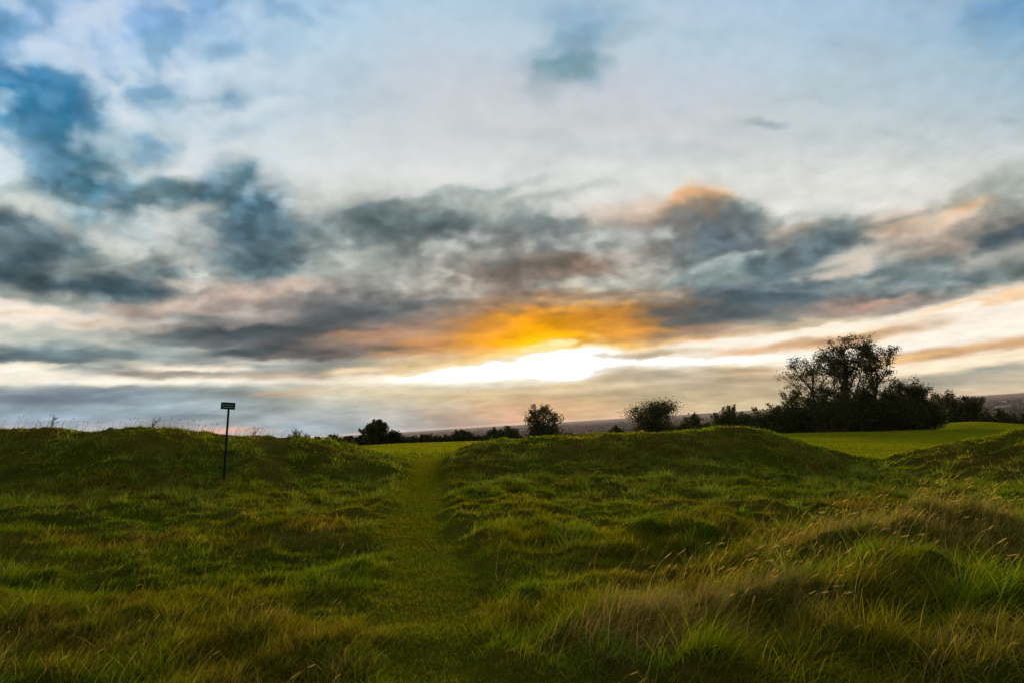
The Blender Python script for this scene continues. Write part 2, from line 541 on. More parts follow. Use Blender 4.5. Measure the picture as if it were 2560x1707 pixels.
# ---------------------------------------------------------------- node helpers
class NT:
    def __init__(s, nt): s.nt = nt; nt.nodes.clear()
    def n(s, t, **kw):
        nd = s.nt.nodes.new(t)
        for k, v in kw.items(): setattr(nd, k, v)
        return nd
    def l(s, a, b): s.nt.links.new(a, b)
    def m(s, op, a, b=None, c=None, clamp=False):
        nd = s.n('ShaderNodeMath', operation=op); nd.use_clamp = clamp
        for i, v in enumerate((a, b, c)):
            if v is None: continue
            if isinstance(v, (int, float)): nd.inputs[i].default_value = v
            else: s.l(v, nd.inputs[i])
        return nd.outputs[0]
    def mix(s, f, a, b, mode='MIX'):
        nd = s.n('ShaderNodeMixRGB', blend_type=mode)
        for i, v in enumerate((f, a, b)):
            if isinstance(v, (int, float)): nd.inputs[i].default_value = v
            elif isinstance(v, tuple): nd.inputs[i].default_value = (*v, 1)
            else: s.l(v, nd.inputs[i])
        return nd.outputs[0]
    def noise(s, vec, sc, det=4, rough=.5):
        nd = s.n('ShaderNodeTexNoise'); nd.inputs['Scale'].default_value = sc
        nd.inputs['Detail'].default_value = det; nd.inputs['Roughness'].default_value = rough
        if vec is not None: s.l(vec, nd.inputs['Vector'])
        return nd
    def mr(s, v, a, b, c=0., d=1., smooth_=True):
        nd = s.n('ShaderNodeMapRange'); nd.interpolation_type = 'SMOOTHSTEP' if smooth_ else 'LINEAR'
        s.l(v, nd.inputs[0])
        for i, x in enumerate((a, b, c, d)): nd.inputs[i+1].default_value = x
        return nd.outputs[0]
def new_mat(name):
    m = bpy.data.materials.new(name); m.use_nodes = True; return m, NT(m.node_tree)

# ---------------------------------------------------------------- world: evening sky laid out by direction
SUN_AZ, SUN_EL = 4.6, 7.5
A0, A1, NCOL = -42.5, 42.5, 220
E0, E1, EP = -1.0, 42.0, .7
SKY_STRENGTH = .1
def build_world():
    w = bpy.data.worlds.new('World'); scene.world = w; w.use_nodes = True
    t = NT(w.node_tree)
    out = t.n('ShaderNodeOutputWorld'); bg = t.n('ShaderNodeBackground'); bg.inputs[1].default_value = SKY_STRENGTH
    t.l(bg.outputs[0], out.inputs[0])
    tc = t.n('ShaderNodeTexCoord')
    nrm = t.n('ShaderNodeVectorMath', operation='NORMALIZE'); t.l(tc.outputs['Generated'], nrm.inputs[0])
    sep = t.n('ShaderNodeSeparateXYZ'); t.l(nrm.outputs[0], sep.inputs[0])
    x, y, z = sep.outputs
    az = t.m('MULTIPLY', t.m('ARCTAN2', x, y), 180/PI)
    el = t.m('MULTIPLY', t.m('ARCSINE', z), 180/PI)
    # cloud-layer coordinates: flatter towards the horizon
    zz = t.m('ADD', t.m('MAXIMUM', z, 0.), .22)
    cb = t.n('ShaderNodeCombineXYZ'); t.l(t.m('DIVIDE', x, zz), cb.inputs[0]); t.l(t.m('DIVIDE', y, zz), cb.inputs[1])
    nz = t.noise(cb.outputs[0], 3.2, 7, .70)
    sc = t.n('ShaderNodeSeparateColor'); t.l(nz.outputs['Color'], sc.inputs[0])
    amp = t.mr(el, 0., 16., .22, 1.)
    azw = t.m('ADD', az, t.m('MULTIPLY', t.m('SUBTRACT', sc.outputs[0], .5), t.m('MULTIPLY', amp, 3.2)))
    elw = t.m('ADD', el, t.m('MULTIPLY', t.m('SUBTRACT', sc.outputs[1], .5), t.m('MULTIPLY', amp, 1.8)))
    v = t.m('POWER', t.m('DIVIDE', t.m('SUBTRACT', elw, E0), E1-E0, clamp=True), EP)
    cv = t.n('ShaderNodeCombineColor')
    for i in range(3): t.l(v, cv.inputs[i])
    nd_ = t.noise(cb.outputs[0], 7.5, 6, .66)
    stv = t.m('MULTIPLY', t.m('MULTIPLY_ADD', t.m('SUBTRACT', nd_.outputs[0], .5), t.mr(el, 13., 25., .55, .05), 1.), SKY_STRENGTH)
    azn = t.m('MULTIPLY_ADD', azw, (NCOL-1)/(A1-A0), -A0*(NCOL-1)/(A1-A0))
    NV = 250
    vs = np.linspace(0, 1, NV); es = E0+(E1-E0)*vs**(1/EP)
    azs = np.linspace(A0, A1, NCOL)
    # average a few sub-columns for each curve column
    acc = 0
    for da in (-.1, .1):
        aa = np.radians(azs+da)[:, None]; ee = np.radians(es)[None, :]
        D = np.stack([np.sin(aa)*np.cos(ee), np.cos(aa)*np.cos(ee), np.sin(ee)+0*aa], -1)
        X, Y = project(D)
        acc = acc+paint(np.clip(X, -420, 2780), np.clip(Y, -260, 1120))
    L = lin(acc/2)
    lum = (L @ np.array([.2126, .7152, .0722]))[..., None]
    aa = np.radians(azs-SUN_AZ)[:, None]; near_sun = np.exp(-(np.degrees(aa)/13)**2-((es[None, :]-5)/6)**2)[..., None]
    L = L*(1+1.8*smooth((lum-.91)/.09)*near_sun)/4    # the cloud gap hiding the sun is far brighter than white
    def leaf_(i):
        rc = t.n('ShaderNodeRGBCurve'); mp = rc.mapping; mp.extend = 'HORIZONTAL'
        for k in range(3):
            c = mp.curves[k]
            c.points[0].location = (0, float(L[i, 0, k])); c.points[1].location = (1, float(L[i, -1, k]))
            for j in range(1, NV-1): c.points.new(float(vs[j]), float(L[i, j, k]))
            for p_ in c.points: p_.handle_type = 'VECTOR'
        mp.update()
        t.l(cv.outputs[0], rc.inputs['Color'])
        b_ = t.n('ShaderNodeBackground'); t.l(stv, b_.inputs[1]); sv = t.n('ShaderNodeVectorMath', operation='SCALE'); t.l(rc.outputs[0], sv.inputs[0]); sv.inputs['Scale'].default_value = 4/SKY_STRENGTH; t.l(sv.outputs[0], b_.inputs[0])
        return b_.outputs[0]
    def tree_(a, b):
        if a == b: return leaf_(a)
        mid = (a+b)//2
        mx = t.n('ShaderNodeMixShader'); t.l(t.m('SUBTRACT', azn, float(mid), clamp=True), mx.inputs[0])
        t.l(tree_(a, mid), mx.inputs[1]); t.l(tree_(mid+1, b), mx.inputs[2]); return mx.outputs[0]
    ins = tree_(0, NCOL-1)
    # the rest of the sky, behind the viewer and overhead
    sky = t.n('ShaderNodeTexSky', sky_type='NISHITA'); sky.sun_disc = False
    sky.sun_elevation = R(SUN_EL); sky.sun_rotation = R(SUN_AZ); sky.altitude = 150; sky.dust_density = 2
    n2 = t.noise(cb.outputs[0], 1.1, 6, .6)
    t.l(t.mix(t.mr(n2.outputs[0], .4, .62), sky.outputs[0], (4.2, 4.5, 4.9)), bg.inputs[0])
    inside = t.m('MULTIPLY', t.mr(t.m('ABSOLUTE', az), 41.5, 60., 1., 0.), t.mr(el, 40., 56., 1., 0.))
    mx = t.n('ShaderNodeMixShader'); t.l(inside, mx.inputs[0]); t.l(bg.outputs[0], mx.inputs[1]); t.l(ins, mx.inputs[2]); t.l(mx.outputs[0], out.inputs[0])
build_world()

sun = bpy.data.lights.new('sun', 'SUN'); sun.energy = 3.6; sun.angle = R(9); sun.color = (1, .80, .52)
so = bpy.data.objects.new('sun', sun); col.objects.link(so)
sd = Vector((math.sin(R(SUN_AZ))*math.cos(R(SUN_EL)), math.cos(R(SUN_AZ))*math.cos(R(SUN_EL)), math.sin(R(SUN_EL))))
so.rotation_euler = sd.to_track_quat('Z', 'Y').to_euler()

# ---------------------------------------------------------------- terrain
CREST = [(-300, 972, 20), (0, 984, 20.5), (150, 984, 20.5), (300, 985, 21), (400, 989, 21.5), (500, 995, 22), (600, 1000, 22.5), (640, 995, 23),
         (700, 1000, 23.5), (760, 1012, 24), (820, 1025, 24.5), (880, 1040, 25), (935, 1052, 25.5), (985, 1058, 26), (1015, 1053, 26), (1040, 1039, 26),
         (1080, 1022, 26), (1120, 1012, 26.3), (1200, 1005, 26.6), (1300, 1001, 27), (1400, 998, 27.5), (1500, 992, 28), (1600, 983, 28),
         (1660, 981, 28), (1720, 984, 28), (1790, 997, 28), (1850, 1014, 28.5), (1900, 1030, 29), (1950, 1046, 29), (2020, 1056, 29), (2080, 1042, 28),
         (2150, 1020, 27), (2230, 1004, 26), (2300, 995, 25.5), (2352, 990, 25), (2600, 972, 24)]
cp = np.array([P(*c) for c in CREST])
cth = np.arctan2(cp[:, 0], cp[:, 1]); crr = np.hypot(cp[:, 0], cp[:, 1]); czz = cp[:, 2]
# smooth resample
_t = np.linspace(cth[0], cth[-1], 800)
_k = np.exp(-np.linspace(-2, 2, 23)**2); _k /= _k.sum()
def _sm(a):
    b = np.interp(_t, cth, a); return np.convolve(np.pad(b, 11, mode='edge'), _k, 'valid')
CRR, CZZ = _sm(crr), _sm(czz)
TH = np.radians([-180, -80, -38, -22, -6, 15, 28, 38, 80, 180])
TR = np.array([0, 5, 10, 16, 22, 30, 45, 80, 110, 150, 220, 400, 900, 2500, 8000, 30000.])
TZ = np.array([
 [0,0,0,0,0,0,0,0,0,0],
 [0,.05,.08,0,0,0,.05,.10,.05,0],
 [0,.3,.35,.12,.03,0,-.1,-.05,-.05,0],
 [.2,.5,.75,.42,.10,-.1,-.45,-.3,-.3,.2],
 [.3,.5,.8,.55,.28,-.15,-.8,-.7,-.4,.3],
 [.3,.4,.5,.4,.36,-.3,-1.1,-1.1,-.6,.3],
 [.3,.3,.3,.3,.25,-.7,-1.7,-1.9,-.8,.3],
 [.3,.3,.3,.32,0,-1.4,-2.6,-3.1,-1.2,.3],
 [0,0,-.2,-.3,-.9,-1.8,-2.5,-3.2,-2,0],
 [-3,-3,-3,-4,-4.5,-4.6,-4.2,-4.0,-4,-3],
 [-10,-12,-14,-15,-16,-16,-13,-12,-12,-10],
 [-35,-38,-42,-44,-46,-48,-50,-50,-40,-35],
 [-70]*10, [-84]*10, [-88]*10, [-60,-60,-60,-60,-60,-50,-28,-8,-60,-60]], float)
_ti = np.radians(np.linspace(-180, 180, 721)); _ri = np.linspace(0, math.log(30001.), 700)
_G = np.array([np.interp(_ti, TH, row) for row in TZ])
_G = np.array([np.interp(np.exp(_ri)-1, TR, _G[:, j]) for j in range(721)]).T
for _ in range(3):
    _kk = np.ones(13)/13
    _G = np.apply_along_axis(lambda a: np.convolve(np.pad(a, 6, mode='edge'), _kk, 'valid'), 0, _G)
    _G = np.apply_along_axis(lambda a: np.convolve(np.pad(a, 6, mode='edge'), _kk, 'valid'), 1, _G)
def base_h(th, r):
    a = (th+PI)/(2*PI)*720; b = np.log(np.maximum(r, 0)+1)/math.log(30001.)*699
    i = np.clip(a.astype(int), 0, 719); j = np.clip(b.astype(int), 0, 698); u = a-i; v = np.clip(b-j, 0, 1)
    return (_G[j, i]*(1-u)+_G[j, i+1]*u)*(1-v)+(_G[j+1, i]*(1-u)+_G[j+1, i+1]*u)*v
PATHP = [(1080, 1700, 3.2), (1035, 1560, 4.2), (985, 1400, 6.0), (970, 1300, 7.9), (965, 1200, 11.5), (972, 1120, 18), (985, 1062, 26), (990, 1045, 34), (985, 1030, 50)]
pw = np.array([P(*c) for c in PATHP])
def path_mask(x, y):
    px = np.interp(y, pw[:, 1], pw[:, 0]); hw = np.interp(y, [2, 6, 12, 26, 40], [.40, .46, .56, .62, .9])
    wob = fbm(x*1.3, y*1.0, 77, 3)*.20
    m = smooth((hw+.26-np.abs(x-px-.05*np.sin(y*.9))+wob)/.46)
    return np.where((y > 1) & (y < 60), m, 0)
TRK = np.array([[-8.3, 24.6], [-7.7, 22.0], [-7.1, 20.0], [-6.3, 17.8], [-5.6, 16.0]])
LUMPS = [(5.9, 8.2, 1.9, 1.1, .34), (4.2, 7.2, 1.3, .7, .16), (1.15, 5.2, .55, .38, .17), (1.9, 5.8, .9, .4, .13), (2.9, 6.5, .9, .45, .12), (2.35, 4.1, .7, .4, .10), (3.8, 4.6, .8, .5, .16),
         (-2.6, 3.9, .8, .35, .12), (-.9, 3.7, .5, .3, .10), (-1.5, 5.6, .9, .35, .10), (1.6, 9.4, .5, .3, .06), (2.8, 9.8, .6, .35, .06), (-5.2, 6.5, 1.2, .4, .12), (-6.7, 18.4, .6, .7, .22), (-3.9, 20.5, .6, .9, .3)]
def track_mask(x, y):
    cx = np.interp(y, TRK[::-1, 1], TRK[::-1, 0]); d = np.abs(x-cx+fbm(x*.9, y*.9, 78, 2)*.3)
    return smooth((.55-d)/.45)*smooth((y-15.5)/2)*smooth((25-y)/1)
def long_zone(x, y):
    """tall rank grass on the near right"""
    a = smooth((x-.55-(y-4)*.16+fbm(x*.7, y*.7, 301, 2)*.7)/.6)*smooth((10.5-y+.25*(x-3))/1.6)
    return a
def H(x, y):
    x = np.asarray(x, float); y = np.asarray(y, float)
    th = np.arctan2(x, y); r = np.hypot(x, y)
    b = base_h(th, r)
    D = np.interp(th, _t, CRR); zc = np.interp(th, _t, CZZ)
    bz = base_h(th, D)
    s = (r-D)/np.where(r < D, 8.0, 5.5)
    prof = np.where(np.abs(s) < 1, .5+.5*np.cos(PI*np.clip(s, -1, 1)), 0)
    prof = np.where(r < D, prof**1.15, prof)
    fade = smooth((R(62)-np.abs(th))/R(14))
    z = b+(zc-bz)*prof*fade
    pm = path_mask(x, y)
    near = smooth((46-r)/12)
    rough = near*(1-.9*pm)*(1-.6*track_mask(x, y))
    lum = smooth((th-.1)/.3)*.25+.75
    n1 = fbm(x*.55+3, y*.42, 101, 3); n2 = fbm(x*1.9, y*1.5, 102, 3, .6); n3 = np.abs(fbm(x*1.1+8, y*.9+2, 103, 3))
    atc = 1.05-.60*np.exp(-((r-D)/1.2)**2)
    z = z+rough*atc*lum*(n1*.22+n2*.11-(n3*.17-.03)+.07*fbm(x*3.6, y*3.2, 104, 2))
    tm = track_mask(x, y); z = z-pm*.06*near-tm*.10
    bk = np.exp(-((r-D+2.5)/4.0)**2)*near*fade*(1-pm)
    z = z+bk*(.09*fbm(x*.95, y*.95, 105, 3)-.10*np.abs(fbm(x*1.7+2, y*1.7, 106, 2))+.02)
    lzv = long_zone(x, y); z = z+lzv*near*(.24*fbm(x*1.25+4, y*1.5, 107, 2)-.10*np.abs(fbm(x*2.6, y*2.9, 108, 2)))
    for cx, cy, sx, sy, hh in LUMPS: z = z+hh*np.exp(-((x-cx)/sx)**2-((y-cy)/sy)**2)
    fz = smooth((r-40)/20)*smooth((160-r)/30)
    z = z+fz*fbm(x*.05, y*.05, 9, 3)*.25
    far = smooth((r-300)/600)
    z = z+far*fbm(x*.0009, y*.0009, 13, 4)*22*smooth((20000-r)/9000)
    # low grassy bank behind the field on the right
    z = z+1.3*np.exp(-((x-75)/12)**2-((y-118)/6)**2)
    return z
def hit(X, Y, lo=2., hi=200.):
    d = np.geomspace(lo, hi, 4000); v = ray(X, Y); v = v/v[1]
    hz = H(v[0]*d, d); rz = CAMZ+v[2]*d
    i = int(np.argmax(rz < hz))
    return np.array([v[0]*d[i], d[i], hz[i]])

def ground_tint(x, y):
    r = np.hypot(x, y)
    g = np.array([.060, .072, .007]); o = np.array([.105, .085, .012]); br = np.array([.100, .068, .012]); fld = np.array([.225, .228, .006]); pth = np.array([.120, .125, .009])
    a = smooth((fbm(x*.35, y*.35, 201, 4)+.15)/.4)[..., None]; b = smooth((fbm(x*.5+9, y*.5, 202, 4)-.05)/.3)[..., None]
    c = g*(1-a)+o*a; c = c*(1-b)+br*b
    pm = path_mask(x, y)[..., None]; c = c*(1-pm)+pth*pm
    tm = track_mask(x, y)[..., None]*.45; c = c*(1-tm)+np.array([.12, .085, .018])*tm
    f = smooth((r-33+fbm(x*.2, y*.2, 203, 3)*6)/6)*smooth((170-r)/30); f = f[..., None]
    fc = fld*(1+.55*fbm(x*.035, y*.22, 204, 4)[..., None]+.2*fbm(x*.3, y*.5, 205, 3)[..., None])
    c = c*(1-f)+fc*f
    return c

def build_ground():
    ang = np.concatenate([np.linspace(-180, -52, 50, endpoint=False), np.linspace(-52, 52, 1000, endpoint=False), np.linspace(52, 180, 50, endpoint=False)])
    ang = np.radians(ang)
    rad = np.concatenate([np.geomspace(.5, 46, 430, endpoint=False), np.geomspace(46, 28000, 150)])
    A, RR = np.meshgrid(ang, rad)
    x = np.sin(A)*RR; y = np.cos(A)*RR; z = H(x, y)
    V = np.stack([x, y, z], -1).reshape(-1, 3)
    tn = ground_tint(x, y).reshape(-1, 3)
    na, nr = len(ang), len(rad)
    i = np.arange(nr-1)[:, None]*na; j = np.arange(na)[None, :]; j2 = (j+1) % na
    F = np.stack([i+j, i+j2, i+na+j2, i+na+j], -1).reshape(-1, 4)
    # centre cap
    V = np.vstack([V, [[0, 0, float(H(np.array(0.), np.array(.01)))]]]); tn = np.vstack([tn, tn[:1]])
    c = len(V)-1
    cap = np.stack([np.full(na, c), (np.arange(na)+1) % na, np.arange(na)], -1)
    ff = np.concatenate([F.ravel(), cap.ravel()]); ct = np.concatenate([np.full(len(F), 4), np.full(len(cap), 3)])
    m, t = new_mat('turf_ground')
    out = t.n('ShaderNodeOutputMaterial'); b = t.n('ShaderNodeBsdfPrincipled'); t.l(b.outputs[0], out.inputs[0])
    b.inputs['Roughness'].default_value = 1; b.inputs['Specular IOR Level'].default_value = 0
    at = t.n('ShaderNodeAttribute', attribute_name='tint'); geo = t.n('ShaderNodeNewGeometry')
    n1 = t.noise(geo.outputs['Position'], 9, 5, .7); n2 = t.noise(geo.outputs['Position'], 1.1, 4, .6)
    c1 = t.mix(1., at.outputs['Color'], t.mix(n1.outputs[0], (.35, .35, .35), (1.6, 1.6, 1.5)), 'MULTIPLY')
    c1 = t.mix(1., c1, t.mix(n2.outputs[0], (.6, .6, .6), (1.4, 1.35, 1.3)), 'MULTIPLY')
    # far plain: fields, woods
    ln = t.n('ShaderNodeVectorMath', operation='LENGTH'); t.l(geo.outputs['Position'], ln.inputs[0])
    far = t.mr(ln.outputs['Value'], 150, 260)
    vo = t.n('ShaderNodeTexVoronoi'); vo.inputs['Scale'].default_value = .0035; t.l(geo.outputs['Position'], vo.inputs['Vector'])
    vs_ = t.n('ShaderNodeSeparateColor'); t.l(vo.outputs['Color'], vs_.inputs[0])
    fc = t.mix(vs_.outputs[0], (.014, .015, .009), (.024, .022, .012))
    fc = t.mix(t.mr(vs_.outputs[1], .78, .8), fc, (.045, .048, .018))
    fn = t.noise(geo.outputs['Position'], .012, 5, .7)
    fc = t.mix(t.mr(fn.outputs[0], .42, .5), (.012, .016, .009), fc)
    t.l(t.mix(far, c1, fc), b.inputs['Base Color'])
    bp = t.n('ShaderNodeBump'); bp.inputs['Strength'].default_value = .6; bp.inputs['Distance'].default_value = .05
    n3 = t.noise(geo.outputs['Position'], 22, 4, .7); t.l(n3.outputs[0], bp.inputs['Height']); t.l(bp.outputs[0], b.inputs['Normal'])
    o = mesh_obj('ground', V, ff, ct, m, smooth_=True, colors=tn); tag(o, kind='structure')
    return o
build_ground()

# ---------------------------------------------------------------- grass
def grass_mat(name, trans=.45, spec=.0):
    m, t = new_mat(name)
    out = t.n('ShaderNodeOutputMaterial'); b = t.n('ShaderNodeBsdfPrincipled')
    b.inputs['Roughness'].default_value = .7; b.inputs['Specular IOR Level'].default_value = spec
    at = t.n('ShaderNodeAttribute', attribute_name='tint'); t.l(at.outputs['Color'], b.inputs['Base Color'])
    tr = t.n('ShaderNodeBsdfTranslucent'); 
    t.l(t.mix(1., at.outputs['Color'], (1.25, 1.2, .7), 'MULTIPLY'), tr.inputs[0])
    mx = t.n('ShaderNodeMixShader'); mx.inputs[0].default_value = trans
    t.l(b.outputs[0], mx.inputs[1]); t.l(tr.outputs[0], mx.inputs[2]); t.l(mx.outputs[0], out.inputs[0])
    return m
M_GRASS = grass_mat('grass_blade'); M_STRAW = grass_mat('straw', .35, .15)
GREEN = np.array([.165, .205, .005]); LUSH = np.array([.145, .245, .008]); OLIVE = np.array([.250, .225, .006]); BROWN = np.array([.225, .155, .018]); STRAW = np.array([.40, .28, .10]); DEEP = np.array([.025, .050, .010])
def blade_mesh(name, root, length, dirx, diry, bend, width, color, mat, seg=3, head=0.0):
    """ribbons that rise from root and bow over along (dirx, diry); bend 0 upright .. 1.3 lying over"""
    n = len(root); s = np.linspace(0, 1, seg+1)[None, :]
    ang = bend[:, None]*(.25+.9*s)          # angle from vertical along the blade
    dl = length[:, None]/seg
    hx = np.cumsum(np.concatenate([np.zeros((n, 1)), np.sin(ang[:, 1:])*dl], 1), 1)
    hz = np.cumsum(np.concatenate([np.zeros((n, 1)), np.cos(ang[:, 1:])*dl], 1), 1)
    cx = root[:, 0:1]+hx*dirx[:, None]; cy = root[:, 1:2]+hx*diry[:, None]; cz = root[:, 2:3]+hz-.01
    # ribbon side vector: mostly across the lean direction with a random twist
    ta = np.arctan2(diry, dirx)+PI/2+rng.normal(0, .7, n)
    sx, sy = np.cos(ta)[:, None], np.sin(ta)[:, None]
    if head > 0: wprof = np.array([[.5]*(seg-1)+[2.4, .4]])*1.0
    else: wprof = (1-.85*s**1.7)
    w = width[:, None]*wprof*.5
    Lf = np.stack([cx-sx*w, cy-sy*w, cz], -1); Rt = np.stack([cx+sx*w, cy+sy*w, cz], -1)
    V = np.stack([Lf, Rt], 2).reshape(-1, 3)          # n, seg+1, 2
    k = 2*(seg+1)
    b0 = (np.arange(n)*k)[:, None, None]; q = (np.arange(seg)*2)[None, :, None]
    F = (b0+q+np.array([0, 1, 3, 2])[None, None, :]).reshape(-1)
    C = np.repeat(color, k, axis=0)
    return mesh_obj(name, V, F, np.full(n*seg, 4), mat, colors=C)
def scatter(n, r0, r1, a0=-44, a1=44, p=1.0):
    """points in a fan; p=1 gives a density that falls with distance as 1/r"""
    r = r0+(r1-r0)*rng.random(n)**p; a = np.radians(a0+(a1-a0)*rng.random(n))
    return r*np.sin(a), r*np.cos(a)
def colour_for(x, y, n):
    a = fbm(x*.45, y*.45, 311, 4); b = fbm(x*.6+7, y*.6, 312, 4); c = fbm(x*1.7, y*1.7+4, 313, 3)
    r = rng.random((n, 5))
    C = np.tile(GREEN, (n, 1))
    def put(C, mask, colr): m = (mask)[:, None]; return C*(1-m)+colr*m
    C = put(C, smooth((a+.10+.35*(r[:, 0]-.5))/.35), OLIVE)
    C = put(C, smooth((c-.12+.3*(r[:, 1]-.5))/.25)*.8, LUSH)
    C = put(C, (smooth((b-.08)/.25)*.65 > r[:, 2]).astype(float)*.85, BROWN)
    C = put(C, (r[:, 3] > .93).astype(float)*.55, STRAW)
    C = C*(.65+.7*r[:, 4:5])
    return C
def tuft_grass(name, ntuft, per, r0, r1, Lf, wid, label, seg=3, p=1.0, spread=.09, filt=None, colf=None, outw=.8, wind=.55, bendk=(1.12, .28)):
    tx, ty = scatter(ntuft, r0, r1, p=p)
    if filt is not None:
        k = filt(tx, ty) > rng.random(len(tx)); tx, ty = tx[k], ty[k]
    nt_ = len(tx); n = nt_*per
    ti = np.repeat(np.arange(nt_), per)
    oa = rng.random(n)*2*PI; orr = np.abs(rng.normal(0, spread, n))
    tr = np.hypot(tx, ty)[ti]
    orr = orr*(1+tr*.04)
    x = tx[ti]+orr*np.cos(oa); y = ty[ti]+orr*np.sin(oa)
    z = H(x, y)
    ow = rng.normal(0, .35, n)+outw
    # blades fall outwards from the tuft, all swept to the right by the wind
    wsw = fbm(tx*.4, ty*.4, 321, 3)[ti]
    dx = np.cos(oa)*ow+wind+.25*wsw; dy = np.sin(oa)*ow+wsw*.9
    nn = np.hypot(dx, dy)+1e-6; dx, dy = dx/nn, dy/nn
    bend = np.clip(rng.normal(bendk[0], bendk[1], n)*(.60+.5*np.minimum(nn, 1.3)), .05, 1.8)
    pmk = np.maximum(path_mask(x, y), .7*track_mask(x, y))
    L = Lf(x, y, n)*(.35+1.15*rng.random((nt_,)))[ti]*(.6+.7*rng.random(n))*(1-.72*pmk)
    tc = colour_for(tx, ty, nt_) if colf is None else colf(tx, ty, nt_)
    C = tc[ti]*(.75+.5*rng.random((n, 1)))
    C = C*(1-pmk[:, None]*.6)+np.array([.190, .225, .008])*pmk[:, None]*.6
    tk = .40*track_mask(x, y)[:, None]; C = C*(1-tk)+np.array([.20, .145, .022])*tk*(.6+.8*rng.random((n, 1)))
    w = (wid+.00045*np.hypot(x, y))*(.7+.6*rng.random(n))
    o = blade_mesh(name, np.stack([x, y, z], -1), L, dx, dy, bend, w, C, M_GRASS, seg)
    tag(o, label, 'grass', kind='stuff'); return o
def lushc(x, y, n): return np.tile(np.array([.185, .225, .028]), (n, 1))*(.5+.8*rng.random((n, 1)))
def L_turf(x, y, n):
    b = fbm(x*.9, y*.9, 331, 3)
    return .065+.075*smooth((b+.1)/.4)
tuft_grass('grass', 9500, 48, 2.2, 9.5, L_turf, .0030, 'windswept rough turf around the path in the foreground', filt=lambda x, y: 1-.8*long_zone(x, y))
tuft_grass('grass', 9000, 34, 8.5, 19, L_turf, .0040, 'tussocky turf on the ground below the banks')
def crest_off(x, y): r_ = np.hypot(x, y); return smooth((np.abs(r_-np.interp(np.arctan2(x, y), _t, CRR)+.6)-1.6)/1.5)
def bankc(x, y, n): c = colour_for(x, y, n); return c*(.50+1.5*rng.random((n, 1)))
tuft_grass('grass', 14000, 22, 15.5, 36, lambda x, y, n: .95*L_turf(x, y, n), .0055, 'rough grass covering both banks', seg=2, spread=.12, colf=bankc)
tuft_grass('grass', 2600, 40, 14, 29, lambda x, y, n: np.full(n, .21), .0050, 'pale tussocks standing out on the slopes of the banks', filt=lambda x, y: (.25+.75*smooth((fbm(x*.5, y*.5, 343, 3)+.05)/.2))*(1-path_mask(x, y))*(1-track_mask(x, y))*crest_off(x, y), colf=lushc, spread=.07, wind=.35, bendk=(.85, .25), outw=1.0)
tuft_grass('grass', 2300, 60, 3.0, 12, lambda x, y, n: np.full(n, .155)*(.7+.9*smooth(fbm(x*.9, y*.9, 351, 3)/.3+.4)), .0032, 'long green grass bowed over by the wind on the right', filt=long_zone, spread=.10, wind=.9, bendk=(1.15, .25))
def tuss(x, y): return np.maximum(smooth((fbm(x*.8, y*.8, 341, 3)-.12)/.15)*.5, 0)
tuft_grass('grass', 2600, 44, 3.2, 26, lambda x, y, n: np.full(n, .20), .0036, 'pale green arching tussocks dotted over the turf', filt=lambda x, y: tuss(x, y)*(1-path_mask(x, y)), colf=lushc, spread=.06, wind=.35, bendk=(.95, .25), outw=1.1)
n = 120000; y = 2.2+30*rng.random(n)**1.35; x = np.interp(y, pw[:, 1], pw[:, 0])+rng.normal(0, .42, n)*(1+y*.03)
k = path_mask(x, y) > rng.random(n)*.8; x, y = x[k], y[k]; n = len(x); q_ = rng.random(n)*6.28
o = blade_mesh('grass', np.stack([x, y, H(x, y)], -1), .022+.04*rng.random(n), np.cos(q_), np.sin(q_), .5+.7*rng.random(n), .003+.0006*y, np.array([.185, .195, .010])*(.40+1.0*rng.random((n, 1)))*np.stack([1+.35*fbm(x*2, y*2, 6, 3), 1+0*x, 1+0*x], -1), M_GRASS, 2)
tag(o, 'short trodden grass of the path running to the gap', 'grass', kind='stuff')
# short field grass
n = 90000; x, y = scatter(n, 34, 115, -34, 40)
o = blade_mesh('grass', np.stack([x, y, H(x, y)], -1), .05+.05*rng.random(n), np.cos(q_ := rng.random(n)*6.28), np.sin(q_), .4+.4*rng.random(n), .02+.0006*y, np.array([.25, .255, .006])*(.6+.8*rng.random((n, 1))), M_GRASS, 2)
tag(o, 'short bright green grass of the field behind the banks', 'grass', kind='stuff')

